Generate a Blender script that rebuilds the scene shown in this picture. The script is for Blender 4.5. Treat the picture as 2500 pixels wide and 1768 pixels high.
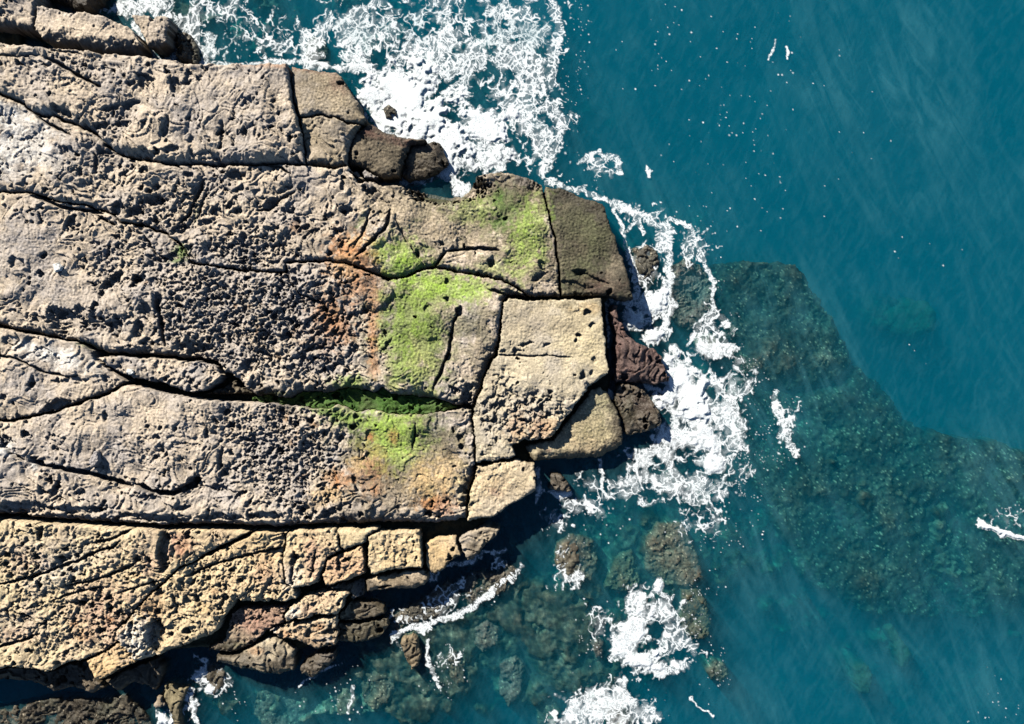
import bpy, math, random
import numpy as np
from mathutils import Vector
S = bpy.context.scene
for o in list(bpy.data.objects): bpy.data.objects.remove(o)
F = np.float32
# ------------------------------------------------------------------ camera, light, exposure
PXM = 40.0            # plan pixels (2296 x 1624 plan) per metre at sea level
HC = 70.0             # flying height of the drone above the water
cam_d = bpy.data.cameras.new("camera"); cam = bpy.data.objects.new("camera", cam_d)
S.collection.objects.link(cam); S.camera = cam
cam.location = (0, 0, HC); cam_d.sensor_width = 36; cam_d.lens = 36 * HC / (2296 / PXM)
cam_d.clip_start = 1; cam_d.clip_end = 2000
SUN_EL = math.radians(38); SH = Vector((0.62, -0.785))      # shadows fall to the lower right
w = bpy.data.worlds.new("World"); S.world = w; w.use_nodes = True
nt = w.node_tree; sky = nt.nodes.new("ShaderNodeTexSky"); sky.sky_type = 'NISHITA'; sky.sun_disc = False
sky.air_density = .8; sky.dust_density = 0; sky.ozone_density = 4; sky.sun_elevation = SUN_EL; sky.sun_rotation = math.atan2(-SH.x, -SH.y)
nt.links.new(sky.outputs[0], nt.nodes["Background"].inputs[0]); nt.nodes["Background"].inputs[1].default_value = 0.05
sl = bpy.data.lights.new("sun", 'SUN'); sl.energy = 5.0; sl.angle = math.radians(0.5); sl.color = (1.0, 0.95, 0.86)
so = bpy.data.objects.new("sun", sl); S.collection.objects.link(so)
so.rotation_euler = Vector((SH.x * math.cos(SUN_EL), SH.y * math.cos(SUN_EL), -math.sin(SUN_EL))).to_track_quat('-Z', 'Y').to_euler()
S.view_settings.view_transform = 'Standard'; S.view_settings.look = 'None'
S.view_settings.exposure = 0.75; S.view_settings.gamma = 1
S.cycles.use_denoising = True; S.cycles.volume_bounces = 1; S.cycles.transparent_max_bounces = 24
S.cycles.max_bounces = 6; S.cycles.diffuse_bounces = 0

# ------------------------------------------------------------------ noise
_r = np.random.default_rng(7)
GA = _r.uniform(0, 2 * np.pi, (256, 256)).astype(F); GX, GY = np.cos(GA), np.sin(GA)
JX = _r.uniform(0.08, 0.92, (256, 256)).astype(F); JY = _r.uniform(0.08, 0.92, (256, 256)).astype(F)
RV = _r.uniform(0, 1, (256, 256)).astype(F)
def gn(x, y):
    xi = np.floor(x); yi = np.floor(y); fx = (x - xi).astype(F); fy = (y - yi).astype(F)
    xi = xi.astype(np.int32) & 255; yi = yi.astype(np.int32) & 255; x1 = (xi + 1) & 255; y1 = (yi + 1) & 255
    sx = fx * fx * fx * (fx * (fx * 6 - 15) + 10); sy = fy * fy * fy * (fy * (fy * 6 - 15) + 10)
    a = GX[yi, xi] * fx + GY[yi, xi] * fy; b = GX[yi, x1] * (fx - 1) + GY[yi, x1] * fy
    c = GX[y1, xi] * fx + GY[y1, xi] * (fy - 1); d = GX[y1, x1] * (fx - 1) + GY[y1, x1] * (fy - 1)
    a = a + sx * (b - a); c = c + sx * (d - c)
    return (a + sy * (c - a)) * 1.5
def fbm(u, v, s, o=3, seed=0, g=0.5):
    x = u / s + seed * 17.31; y = v / s + seed * 9.77; t = 0; a = 1.0; n = 0
    for i in range(o):
        t = t + a * gn(x, y); n += a; a *= g; x = x * 2.03 + 5.1; y = y * 2.03 + 11.7
    return t / n ** 0.7
def worley(u, v, s, seed=0):
    x = u / s + seed * 13.7; y = v / s + seed * 31.3
    xi = np.floor(x); yi = np.floor(y); fx = (x - xi).astype(F); fy = (y - yi).astype(F)
    xi = xi.astype(np.int32); yi = yi.astype(np.int32)
    f1 = np.full(fx.shape, 9, F); f2 = f1.copy(); rid = np.zeros(fx.shape, F)
    for j in (-1, 0, 1):
        for i in (-1, 0, 1):
            a = (yi + j) & 255; b = (xi + i) & 255
            d = (i + JX[a, b] - fx) ** 2 + (j + JY[a, b] - fy) ** 2
            m = d < f1
            f2 = np.where(m, f1, np.minimum(f2, d)); f1 = np.where(m, d, f1); rid = np.where(m, RV[a, b], rid)
    return np.sqrt(f1), np.sqrt(f2), rid
def ss(a, b, x):
    t = np.clip((x - a) / (b - a), 0, 1); return t * t * (3 - 2 * t)
def ell(U, V, e, n=0.0, lo=0.55, hi=1.2):
    cx, cy, rx, ry = e[:4]; an = math.radians(e[4]) if len(e) > 4 else 0
    dx, dy = U - cx, V - cy; c, s = math.cos(an), math.sin(an)      # angle counter-clockwise as seen
    p = (dx * c - dy * s) / rx; q = (dx * s + dy * c) / ry
    return 1 - ss(lo, hi, np.sqrt(p * p + q * q) + n)
def rot(U, V, deg):
    c, s = math.cos(math.radians(deg)), math.sin(math.radians(deg))
    return U * c - V * s, U * s + V * c                              # along, across
def seg_dist(U, V, a, b):
    ax, ay = a; bx, by = b; dx, dy = bx - ax, by - ay; L = dx * dx + dy * dy + 1e-6
    t = np.clip(((U - ax) * dx + (V - ay) * dy) / L, 0, 1)
    return np.hypot(U - ax - t * dx, V - ay - t * dy), t
def sdf(U, V, poly, R):
    """signed distance to a polygon (positive inside, clipped at R) and outward normal's downward share"""
    n = len(poly); D = np.full(U.shape, R, F); NS = np.zeros(U.shape, F); ins = np.zeros(U.shape, bool)
    area = sum(poly[i][0] * poly[(i + 1) % n][1] - poly[(i + 1) % n][0] * poly[i][1] for i in range(n))
    sg = 1 if area > 0 else -1
    u0, v0 = U[0], V[:, 0]
    M = 9
    for i in range(n):
        a, b = poly[i], poly[(i + 1) % n]
        x0, x1 = min(a[0], b[0]) - R - M, max(a[0], b[0]) + R + M; y0, y1 = min(a[1], b[1]) - R - M, max(a[1], b[1]) + R + M
        G0, G1 = sdf.gu, sdf.gv
        i0, i1 = np.searchsorted(G0, (x0, x1)); j0, j1 = np.searchsorted(G1, (y0, y1))
        if i1 > i0 and j1 > j0:
            s_ = np.s_[j0:j1, i0:i1]
            d, _ = seg_dist(U[s_], V[s_], a, b)
            m = d < D[s_]
            D[s_] = np.where(m, d, D[s_])
            L = math.hypot(b[0] - a[0], b[1] - a[1]) + 1e-6
            ny = -sg * (b[0] - a[0]) / L; nx = sg * (b[1] - a[1]) / L
            NS[s_] = np.where(m, max(0.0, 0.35 * nx + 0.94 * (-0 + ny)), NS[s_])
        if a[1] != b[1]:
            j0, j1 = np.searchsorted(G1, (min(a[1], b[1]) - M, max(a[1], b[1]) + M))
            if j1 > j0:
                vv = V[j0:j1]; lo, hi = min(a[1], b[1]), max(a[1], b[1])
                xc = a[0] + (vv - a[1]) * (b[0] - a[0]) / (b[1] - a[1])
                ins[j0:j1] ^= (vv >= lo) & (vv < hi) & (U[j0:j1] < xc)
    return np.where(ins, D, -D), NS
def warp(U, V):
    return (U + fbm(U, V, 34, 2, 1) * 4.2 + gn(U / 8 + 3, V / 8) * 1.6, V + fbm(U, V, 34, 2, 2) * 4.2 + gn(U / 8, V / 8 + 9) * 1.6)

# ------------------------------------------------------------------ materials
def mat(name):
    m = bpy.data.materials.new(name); m.use_nodes = True; t = m.node_tree
    return m, t, t.nodes["Principled BSDF"]
def rock_material(name, grain=0.5, spec=0.3, bump=0.55):
    m, t, b = mat(name); N, L = t.nodes.new, t.links.new
    at = N("ShaderNodeVertexColor"); at.layer_name = "albedo"
    tc = N("ShaderNodeNewGeometry")
    n1 = N("ShaderNodeTexNoise"); n1.inputs["Scale"].default_value = 9; n1.inputs["Detail"].default_value = 6; n1.inputs["Roughness"].default_value = .7
    L(tc.outputs["Position"], n1.inputs["Vector"])
    mr = N("ShaderNodeMapRange"); mr.inputs[1].default_value = .3; mr.inputs[2].default_value = .7; mr.inputs[3].default_value = 1 - grain; mr.inputs[4].default_value = 1 + grain
    L(n1.outputs[0], mr.inputs[0])
    mx = N("ShaderNodeMix"); mx.data_type = 'RGBA'; mx.blend_type = 'MULTIPLY'; mx.inputs[0].default_value = 1
    L(at.outputs[0], mx.inputs[6]); L(mr.outputs[0], mx.inputs[7]); L(mx.outputs[2], b.inputs["Base Color"])
    r = N("ShaderNodeMapRange"); r.inputs[3].default_value = .92; r.inputs[4].default_value = .38
    L(at.outputs[1], r.inputs[0]); L(r.outputs[0], b.inputs["Roughness"])
    n2 = N("ShaderNodeTexNoise"); n2.inputs["Scale"].default_value = 16; n2.inputs["Detail"].default_value = 5; n2.inputs["Roughness"].default_value = .75
    L(tc.outputs["Position"], n2.inputs["Vector"])
    bp = N("ShaderNodeBump"); bp.inputs["Strength"].default_value = bump; bp.inputs["Distance"].default_value = .05
    L(n2.outputs[0], bp.inputs["Height"]); L(bp.outputs[0], b.inputs["Normal"])
    b.inputs["Specular IOR Level"].default_value = spec
    return m
M_ROCK = rock_material("weathered_sandstone", .3)
M_WET = rock_material("wet_weedy_rock", .45, .4, .9)
M_SEABED = rock_material("seabed_rock", .5, .1, .8)

# ------------------------------------------------------------------ mesh output
def grid_mesh(name, gu, gv, Z, keep, col, material, zr, wet=None):
    """heightfield over the plan grid; keep = vertices used; Z in metres; zr = reference level of the plan"""
    k = (HC - zr) / HC
    fq = keep[:-1, :-1] & keep[1:, :-1] & keep[1:, 1:] & keep[:-1, 1:]
    use = np.zeros(keep.shape, bool)
    use[:-1, :-1] |= fq; use[1:, :-1] |= fq; use[1:, 1:] |= fq; use[:-1, 1:] |= fq
    idx = np.full(keep.shape, -1, np.int32); n = int(use.sum()); idx[use] = np.arange(n, dtype=np.int32)
    jj, ii = np.nonzero(use)
    co = np.empty((n, 3), F); co[:, 0] = (gu[ii] - 1148) / PXM * k; co[:, 1] = (812 - gv[jj]) / PXM * k; co[:, 2] = Z[use]
    a = idx[:-1, :-1][fq]; b = idx[1:, :-1][fq]; c = idx[1:, 1:][fq]; d = idx[:-1, 1:][fq]
    q = np.stack([a, b, c, d], 1).astype(np.int32)
    me = bpy.data.meshes.new(name); me.vertices.add(n); me.vertices.foreach_set("co", co.ravel())
    me.loops.add(q.size); me.loops.foreach_set("vertex_index", q.ravel())
    me.polygons.add(len(q)); me.polygons.foreach_set("loop_start", np.arange(0, q.size, 4, dtype=np.int32))
    me.update(calc_edges=True)
    me.polygons.foreach_set("use_smooth", np.ones(len(q), bool))
    ca = me.color_attributes.new("albedo", 'FLOAT_COLOR', 'POINT')
    c4 = np.ones((n, 4), F)
    c4[:, :3] = col[use] if col.ndim == 3 else col
    if wet is not None: c4[:, 3] = wet[use]
    ca.data.foreach_set("color", c4.ravel())
    me.materials.append(material)
    o = bpy.data.objects.new(name, me); S.collection.objects.link(o)
    return o
def tag(o, label=None, cat=None, group=None, kind=None):
    if label: o["label"] = label
    if cat: o["category"] = cat
    if group: o["group"] = group
    if kind: o["kind"] = kind
    return o

# ------------------------------------------------------------------ traced features (plan pixels)
CRACK = [  # (half width, depth px, points)
 (3.6, 26, [(112,135),(150,155),(185,175),(212,190),(237,203)]),
 (2.0, 12, [(100,112),(130,121),(165,124),(195,130)]), (2.0, 10, [(-150,120),(0,131),(50,132),(105,134)]),
 (3.0, 22, [(82,257),(107,277),(140,292),(162,304)]),
 (2.2, 22, [(574,371),(625,372),(655,390)]),
 (4.0, 26, [(457,402),(440,440),(425,480),(400,505)]), (2, 12, [(470,410),(455,450),(440,500)]),
 (3.4, 20, [(660,430),(625,448),(600,470),(574,472)]),
 (3.6, 22, [(875,470),(862,515),(830,545),(800,575)]), (2.4, 12, [(830,465),(815,520),(790,560)]),
 (2, 9, [(884,490),(900,520),(925,560),(950,590)]),
 (3.0, 24, [(997,562),(1030,558),(1075,556),(1120,560)]), (3.5, 26, [(975,598),(985,580),(998,564)]),
 (4.2, 30, [(75,440),(100,446),(125,460),(150,468),(200,472),(230,478)]),
 (3.2, 24, [(213,482),(235,496),(262,503)]),
 (2.6, 16, [(320,525),(335,545),(350,570),(375,582)]),
 (2.4, 16, [(639,615),(655,640),(672,660),(690,665),(720,678)]),
 (3.0, 24, [(1026,706),(1019,718),(1011,756),(1004,793),(996,812),(984,844),(971,877)]),
 (2.6, 20, [(1094,648),(1118,654),(1141,661)]),
 (1.6, 11, [(1111,796),(1148,798),(1223,798),(1290,803)]),
 (5, 40, [(350,672),(356,700),(362,740),(370,775)]),
 (2.4, 18, [(-40,790),(0,796),(37,803),(57,812),(105,837),(150,844),(185,842)]),
 (2.2, 16, [(205,785),(215,805),(228,812)]),
 (2.4, 12, [(934,950),(928,985),(922,1010)]),
 (6, 40, [(76,1034),(100,1042),(140,1050),(200,1062),(250,1075),(300,1090)]), (7, 40, [(305,1085),(340,1100),(385,1108),(430,1090),(445,1065)]),
 (4, 24, [(8,985),(30,1015),(58,1030)]),
 (2.6, 22, [(302,1184),(270,1200),(237,1212),(210,1216)]),
 (3.0, 24, [(-80,1330),(0,1310),(75,1293),(125,1275),(175,1257),(225,1235),(257,1225),(275,1212)]),
 (2.6, 20, [(150,1312),(200,1303),(250,1288),(285,1272),(317,1255)]),
 (2.2, 16, [(125,1345),(150,1335),(180,1325),(228,1315),(226,1340)]),
 (4.2, 30, [(574,1190),(548,1203),(520,1218),(487,1233),(450,1250)]),
 (2.6, 22, [(412,1293),(450,1280),(500,1260),(540,1250),(590,1238),(640,1228)]),
 (3.0, 24, [(-60,1460),(0,1448),(50,1435),(95,1418)]), (2, 14, [(35,1368),(60,1378),(88,1390)]),
 (2, 14, [(385,1330),(392,1355),(396,1368)]), (2.2, 16, [(268,1330),(320,1312),(365,1300)]),
 (2.0, 16, [(332,1400),(350,1398),(362,1420)]),
 (2.6, 22, [(755,1384),(714,1388),(674,1402),(630,1410),(590,1428)]),
 (2.4, 18, [(844,1322),(876,1318)]), (2, 12, [(660,1250),(656,1290),(650,1310)]),
 (2.2, 14, [(710,1232),(704,1260),(697,1300)]), (2, 12, [(1378,765),(1385,735)]), (2.6, 14, [(505,1225),(515,1240)]),
]
HOL = [(1005,422,85,30,4,88),  # hollows and overhang notches: cx, cy, rx, ry, angle, depth px
 (401,198,13,21,10,22),(302,196,12,6,0,14),(257,248,22,8,15,18),(302,239,22,8,25,18),(146,252,24,9,-25,24),(232,286,18,9,10,16),
 (284,282,18,8,10,14),(381,290,7,24,-10,14),(392,342,18,8,10,16),(332,348,30,9,-5,18),(452,181,5,8,0,10),(437,352,4,18,20,12),(503,305,4,30,0,12),(470,352,30,9,0,14),
 (532,262,6,8,0,10),(428,192,10,5,30,10),(32,196,5,6,0,8),(160,345,26,12,-30,16),(215,365,6,22,0,16),(265,470,16,16,-50,26),(300,476,22,9,30,20),
 (232,415,30,20,-20,12),(350,420,14,6,40,14),(345,450,22,14,0,18),(405,515,22,9,30,22),(425,398,12,10,0,16),(530,395,20,11,0,20),(518,462,12,7,40,14),(460,500,14,10,0,16),(485,475,10,12,40,16),
 (600,455,20,8,30,14),(640,425,20,7,30,14),(775,470,14,9,-30,18),(765,415,7,12,0,12),(735,485,12,9,0,14),(760,520,12,8,30,14),(680,512,18,6,35,14),(700,525,26,7,35,14),
 (103,574,7,10,-60,22),(90,608,5,5,0,16),(97,616,6,6,0,18),(206,632,5,5,0,16),(213,640,5,5,0,16),(217,685,5,6,0,18),(226,660,10,8,40,16),(45,590,18,12,-20,16),
 (250,630,28,10,45,24),(240,565,5,16,-15,14),(265,553,5,12,0,12),(310,630,18,9,40,20),(345,632,9,14,20,16),(376,580,24,8,10,8),
 (150,722,45,26,-15,30),(215,730,36,18,0,24),(262,730,20,16,0,22),(130,700,20,14,-20,18),(185,700,12,16,30,14),(330,700,16,24,30,22),(310,740,14,20,0,18),(355,670,10,10,0,20),(405,720,5,7,0,14),(414,694,4,6,0,12),
 (430,780,40,14,0,18),(350,580,26,7,-15,14),(330,775,16,14,0,18),(40,712,30,14,-20,12),(90,716,16,9,0,12),(25,765,18,12,0,10),
 (640,755,16,10,30,18),(600,800,16,14,30,18),(700,780,20,10,0,20),(560,820,18,16,0,20),(735,830,14,10,30,16),(655,590,0.1,0.1,0,0),
 (752,682,12,7,-50,10),(1030,700,10,14,20,26),(1000,628,6,8,0,12),(1001,672,7,6,0,12),(960,690,7,10,60,10),(866,745,4,10,15,14),(975,765,16,9,0,6),
 (1100,590,9,9,30,16),(1118,498,0.1,0.1,0,0),(1048,580,0.1,0.1,0,0),(1005,800,9,9,0,20),(1025,880,8,6,0,14),(1046,892,12,14,-30,22),(1050,870,7,9,20,14),(1015,875,12,7,-40,16),(1033,985,7,9,0,14),(1018,965,4,6,0,12),
 (1317,702,10,6,30,14),(1316,740,0.1,0.1,0,0),(1330,730,9,5,20,12),(1298,752,7,5,0,16),(1290,764,6,4,50,12),(1180,775,16,4,15,12),(1228,773,8,4,30,8),(1307,841,7,9,20,16),(1288,839,5,4,0,10),(1325,835,3,7,0,8),(1333,808,6,6,40,10),
 (135,910,32,16,10,26),(160,855,40,10,3,14),(103,930,18,10,10,14),(10,890,7,7,0,14),(240,850,12,8,-50,12),(75,860,6,20,-20,12),(32,903,5,5,0,14),(42,935,5,5,0,12),(62,946,5,5,0,12),(84,936,4,5,0,12),(172,950,4,4,0,12),(125,977,5,7,-40,12),(241,934,5,14,0,10),
 (358,982,9,7,0,10),(366,1006,7,9,0,12),(352,1026,10,9,0,12),(376,1018,6,6,0,10),(398,958,4,5,0,10),(466,972,6,14,0,10),(493,1030,7,24,-10,18),(505,1060,14,10,30,18),(545,985,8,6,0,12),
 (360,1110,34,10,-5,22),(430,1095,28,18,35,26),(500,1098,28,7,-15,14),(540,1110,16,8,30,14),(410,1140,20,7,10,16),(225,1045,20,5,-12,8),(218,1022,6,12,0,8),(222,1140,20,8,-10,16),(330,1118,14,7,-10,12),(186,1105,7,9,40,12),(98,1098,9,8,0,12),
 (60,1135,55,14,-3,20),(0,1110,18,12,0,12),(170,1142,60,10,-3,16),(340,1160,80,9,-2,16),(500,1160,60,8,0,16),(600,1155,40,10,0,18),(590,1130,20,8,0,12),(680,1140,14,9,0,14),(740,1150,24,10,20,16),(800,1085,6,18,30,16),(818,1130,6,8,0,8),(975,1155,22,7,0,14),(1056,1140,8,10,0,10),
 (615,1245,22,16,20,18),(370,1232,14,48,0,34),(405,1212,22,26,0,14),(430,1345,20,10,10,14),(438,1340,8,8,0,10),(63,1265,9,9,0,10),(155,1253,7,5,0,8),(110,1330,14,9,-50,12),(185,1350,26,7,10,16),(60,1385,9,14,0,12),
 (165,1430,20,9,10,9),(240,1395,16,9,-40,9),(250,1390,0.1,0.1,0,0),(350,1425,18,36,0,30),(520,1280,8,8,0,10),(500,1320,9,10,0,8),(140,1365,10,8,0,10),(190,1390,9,9,0,8),(660,1215,8,14,0,8),(722,1345,9,12,0,14),(700,1360,12,6,30,8),(735,1420,20,8,10,14),(690,1425,10,10,0,10),(655,1420,9,7,0,8),
 (700,1325,24,9,10,10),(880,1240,30,5,10,3),(1215,595,7,16,30,12),(1290,640,40,10,-10,10),(1330,625,36,8,-20,12),(1300,610,16,7,0,12),(1210,620,22,8,30,12),
]
RAISE = [  # raised tongues: polygon, height px, edge width
 ([(740,588),(786,597),(824,610),(869,630),(884,650),(880,668),(850,690),(838,706),(820,690),(790,650),(750,620)], 10, 5),
 ([(310,1378),(332,1403),(334,1443),(322,1480),(310,1480),(292,1463),(270,1438),(258,1415),(282,1393)], 14, 3),
 ([(209,1025),(222,1006),(228,1012),(228,1035),(214,1048)], 6, 2),
 ([(305,1092),(350,1105),(400,1108),(406,1118),(395,1135),(370,1130),(345,1110),(308,1105)], 9, 3),
 ([(440,500),(436,470),(452,430),(465,405),(475,408),(462,440),(450,470),(446,502)], 7, 3),
 ([(880,470),(890,478),(870,540),(835,560),(828,552),(860,525)], 5, 4),
 ([(816,1125),(826,1130),(840,1118),(836,1150),(828,1168),(820,1165)], 6, 4),
]
PITS = [(500,700,210,150,0,1.0),(330,470,70,60,0,.7),(560,560,130,60,0,.9),(400,590,90,50,0,.8),(690,740,150,120,0,.45),(640,1020,130,130,0,1.0),(540,960,90,60,0,.8),
 (330,1000,90,60,0,.45),(440,960,70,60,0,.35),(1165,930,110,70,0,.5),(200,170,90,50,0,.6),(130,170,120,40,0,.5),(250,280,90,60,0,.5),(220,400,80,50,0,.4),(300,520,80,50,0,.5),(260,600,90,60,0,.7),
 (410,460,60,60,0,.7),(200,1250,260,80,0,.45),(200,1400,260,80,0,.55),(520,1300,160,80,0,.6),(400,840,80,30,0,.5),(560,850,50,20,0,.8),(400,700,60,90,0,.6),(90,1260,200,60,0,.5),(310,1430,40,60,0,.9),(700,1230,50,40,0,.4),(150,1130,120,30,0,.2),(480,820,200,26,0,.5)]
SMOOTH = [(110,200,180,50,0,.6),(480,220,170,60,0,.45),(430,330,190,50,0,.3),(90,330,130,60,0,.5),(620,400,160,30,0,.4),(230,620,90,80,0,.35),(420,900,240,40,0,.5),(300,1010,160,60,0,.4),(1250,530,230,150,0,.95),(960,700,200,200,0,.85),(1000,480,180,70,0,.8),(920,1030,150,110,0,.7),(1250,760,110,90,0,.9),(720,220,90,90,0,.8),(60,560,110,90,0,.8),(150,650,110,60,0,.7),(120,860,170,70,0,.55),(150,960,150,60,0,.6),(340,920,160,40,0,.6),
 (880,340,110,60,0,.8),(1300,960,130,70,0,.9),(640,180,60,60,0,.6),(160,1400,60,30,0,.3),(930,360,70,50,0,.5),(1100,1090,60,50,0,.6),(60,250,70,40,0,.4)]
LAB = [(700,760,150,120,0,1.25),(700,640,110,50,0,1.0),(600,700,120,130,0,.7),(520,700,140,110,0,.45),(1160,930,120,75,0,1.1),(1120,860,60,40,0,.7),(460,450,110,70,20,.6),(590,550,110,70,0,.7),(620,470,90,50,0,.6),(340,460,60,50,0,.8),(560,1100,120,70,0,.4),(740,1110,50,60,0,.6),(200,1350,280,140,0,.4),(480,1340,200,80,0,.55),(885,1230,62,55,0,.55),(770,1275,60,45,0,.6),(700,1270,60,60,0,.35),(1125,1100,80,70,0,.25),(620,1010,110,100,0,.45),(730,960,60,50,0,.5),(580,860,120,24,0,.5),(240,720,80,30,0,.4)]
RID = [(480,230,190,110,0,1.0),(350,240,110,90,0,.8),(560,240,80,110,0,.7),(440,300,120,70,0,.9),(560,420,140,60,0,.9),(820,500,90,90,0,.8),(470,560,80,60,0,.5),(900,560,60,40,0,.6),(100,900,160,80,0,.8),(210,880,90,40,0,.8),(420,1130,180,50,0,.8),(60,700,90,50,0,.7),(270,660,120,60,0,.7),(120,330,140,90,0,.35),(885,1230,70,50,0,.4),(1130,600,160,60,0,.3)]

def carve(U, V, x0, x1, y0, y1):
    """height change in px at plan points"""
    h = np.zeros(U.shape, F); wu = U + gn(U / 13, V / 13 + 4) * 4 + gn(U / 34, V / 34) * 4; wv = V + gn(U / 13 + 8, V / 13) * 4 + gn(U / 34 + 5, V / 34) * 4
    for hw, dep, pts in CRACK:
        ps = np.array(pts)
        if ps[:, 0].max() < x0 - 10 or ps[:, 0].min() > x1 + 10 or ps[:, 1].max() < y0 - 10 or ps[:, 1].min() > y1 + 10: continue
        for k in range(len(pts) - 1):
            a, b = pts[k], pts[k + 1]
            m = (U > min(a[0], b[0]) - 24) & (U < max(a[0], b[0]) + 24) & (V > min(a[1], b[1]) - 24) & (V < max(a[1], b[1]) + 24)
            if not m.any(): continue
            d, t = seg_dist(wu[m] * .5 + U[m] * .5, wv[m] * .5 + V[m] * .5, a, b)
            ta = 1.0
            if k == 0: ta = .35 + .65 * np.clip(t * 2, 0, 1)
            if k == len(pts) - 2: ta = np.minimum(ta, .3 + .7 * np.clip((1 - t) * 2, 0, 1))
            w_ = hw * .85 * ta * (1 + .55 * gn(U[m] / 20 + 5, V[m] / 20))
            c = dep * ta * (1 - ss(w_ * .55, w_ * 1.25 + .8, d)) + 1.6 * np.exp(-(d / 7) ** 2)
            h[m] = np.minimum(h[m], -c)
    for e in HOL:
        r = max(e[2], e[3]) * 1.6 + 6
        if e[5] == 0 or e[0] + r < x0 or e[0] - r > x1 or e[1] + r < y0 or e[1] - r > y1: continue
        m = (np.abs(U - e[0]) < r) & (np.abs(V - e[1]) < r)
        if m.any(): 
            q = (e[0], e[1], e[2] * 1.12, e[3] * 1.12, e[4])
            h[m] = np.minimum(h[m], 0) - e[5] * ell(wu[m], wv[m], q, gn(U[m] / 6, V[m] / 6) * .16, .62, 1.06) * .8
    return h
def msk(U, V, lst, n):
    m = np.zeros(U.shape, F)
    for e in lst: m = np.maximum(m, e[5] * ell(U, V, e, n, .5, 1.25))
    return m
def detail(U, V, p):
    """surface relief in px"""
    n = fbm(U, V, 60, 2, 3) * .5
    x0, x1, y0, y1 = U.min(), U.max(), V.min(), V.max()
    rough = p.get('rough', 1.0)
    h = fbm(U, V, 190, 3, 4) * 22 * p.get('und', 1) + fbm(U, V, 64, 2, 37) * 9 * p.get('und', 1)
    wu = U + fbm(U, V, 60, 2, 5) * 22; wv = V + fbm(U, V, 60, 2, 6) * 22
    sm = (msk(U, V, SMOOTH, n) if p.get('paint', True) else 0 * U) + p.get('smooth', 0); wr = rough * np.clip(1 - sm, 0.06, 1)
    md = ss(-.2, .35, fbm(U, V, 120, 3, 8))
    # small scarps, irregular terraces, billowed hummocks
    t = fbm(wu, wv, 120, 4, 7, .55) * 4.0 + V / 170; f = t - np.floor(t)
    h = h + (np.floor(t) + ss(.90, 1.0, f) - t) * 8 * p.get('terr', 1) * (.1 + .9 * np.clip(1 - sm, 0, 1))
    h = h + np.abs(fbm(wu, wv, 85, 3, 9, .45)) * 9 * (.3 + .7 * wr)
    big = fbm(U + wu * .2, V, 40, 4, 31, .55); h = h - ss(.30, .46, big) * 16 * wr * md * p.get('big', 1)
    h = h + fbm(U, V, 15, 3, 33, .7) * 2.6 * wr * md
    h = h + fbm(U, V, 6.5, 3, 10, .7) * 1.5 * rough * (.5 + .6 * md + .5 * np.clip(sm, 0, 1) * p.get('grain', 1)) + gn(U / 3.4, V / 3.4) * .7 * p.get('fine', 1) + fbm(U, V, 5.5, 2, 53, .7) * 2.2 * np.clip(sm, 0, 1) * p.get('grain', 1)
    if p.get('paint', True):
        P = msk(U, V, PITS, n) + p.get('pits', 0); Lb = msk(U, V, LAB, n) + p.get('lab', 0); R = msk(U, V, RID, n) + p.get('rid', 0)
    else:
        P, Lb, R = (p.get(k, 0) + 0 * U for k in ('pits', 'lab', 'rid'))
    # clustered weathering pits of every size, honeycomb where painted
    qu = U + gn(U / 9, V / 9) * 3.2 + gn(U / 4, V / 4) * 1; qv = V + gn(U / 9 + 7, V / 9) * 3.2 + gn(U / 4, V / 4 + 3) * 1
    scat = p.get('scat', .5) * np.clip(1.1 - 1.1 * sm, .06, 1); cl = ss(.0, .6, fbm(U, V, 48, 3, 32) + scat * .5 - .1)
    for sc, sd in ((26, 1), (13, 16)):
        f1, f2, r = worley(qu, qv, sc, sd)
        rad = .08 + .34 * ((r * 53) % 1) ** 2
        h = h - (1 - ss(rad * .7, rad, f1)) * (sc * .62) * rad / .3 * (r > 1 - scat * cl * 1.1)
    if P.max() > .02:
        for sc, a, sd in ((12.5, 6.5, 2), (8.0, 4.6, 3)):
            f1, f2, r = worley(qu, qv, sc, sd)
            rad = .34 + .28 * r
            h = h - a * np.clip(P, 0, 1.2) * (1 - ss(rad * .68, rad * 1.0, f1)) * (r > .62 - P * .62)
    if Lb.max() > .02:
        for sc, a, sd in ((22, 7.5, 4), (12, 6.0, 5)):
            a_, c_ = rot(qu + fbm(U, V, 22, 2, 11) * 9, qv + fbm(U, V, 22, 2, 12) * 9, p.get('labang', 52))
            g = fbm(a_ * .58, c_, sc, 2, sd + 10)
            h = h - a * np.clip(Lb, 0, 1.3) * (ss(-.02, -.14, g)) + a * .25 * Lb * np.clip(g, 0, 1)
    if R.max() > .02:
        a_, c_ = rot(U + fbm(U, V, 110, 2, 13) * 26, V + fbm(U, V, 110, 2, 14) * 26, p.get('ridang', 62))
        g = fbm(a_ * .10, c_, 9, 4, 15, .6); R = R * (.25 + .75 * ss(-.2, .3, fbm(U, V, 60, 2, 34)))
        h = h + .55 * R * (-2.6 * ss(-.08, -.2, g) + 3.2 * g)
    h = h + carve(U, V, x0, x1, y0, y1) * p.get('carve', 1)
    return h

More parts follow.
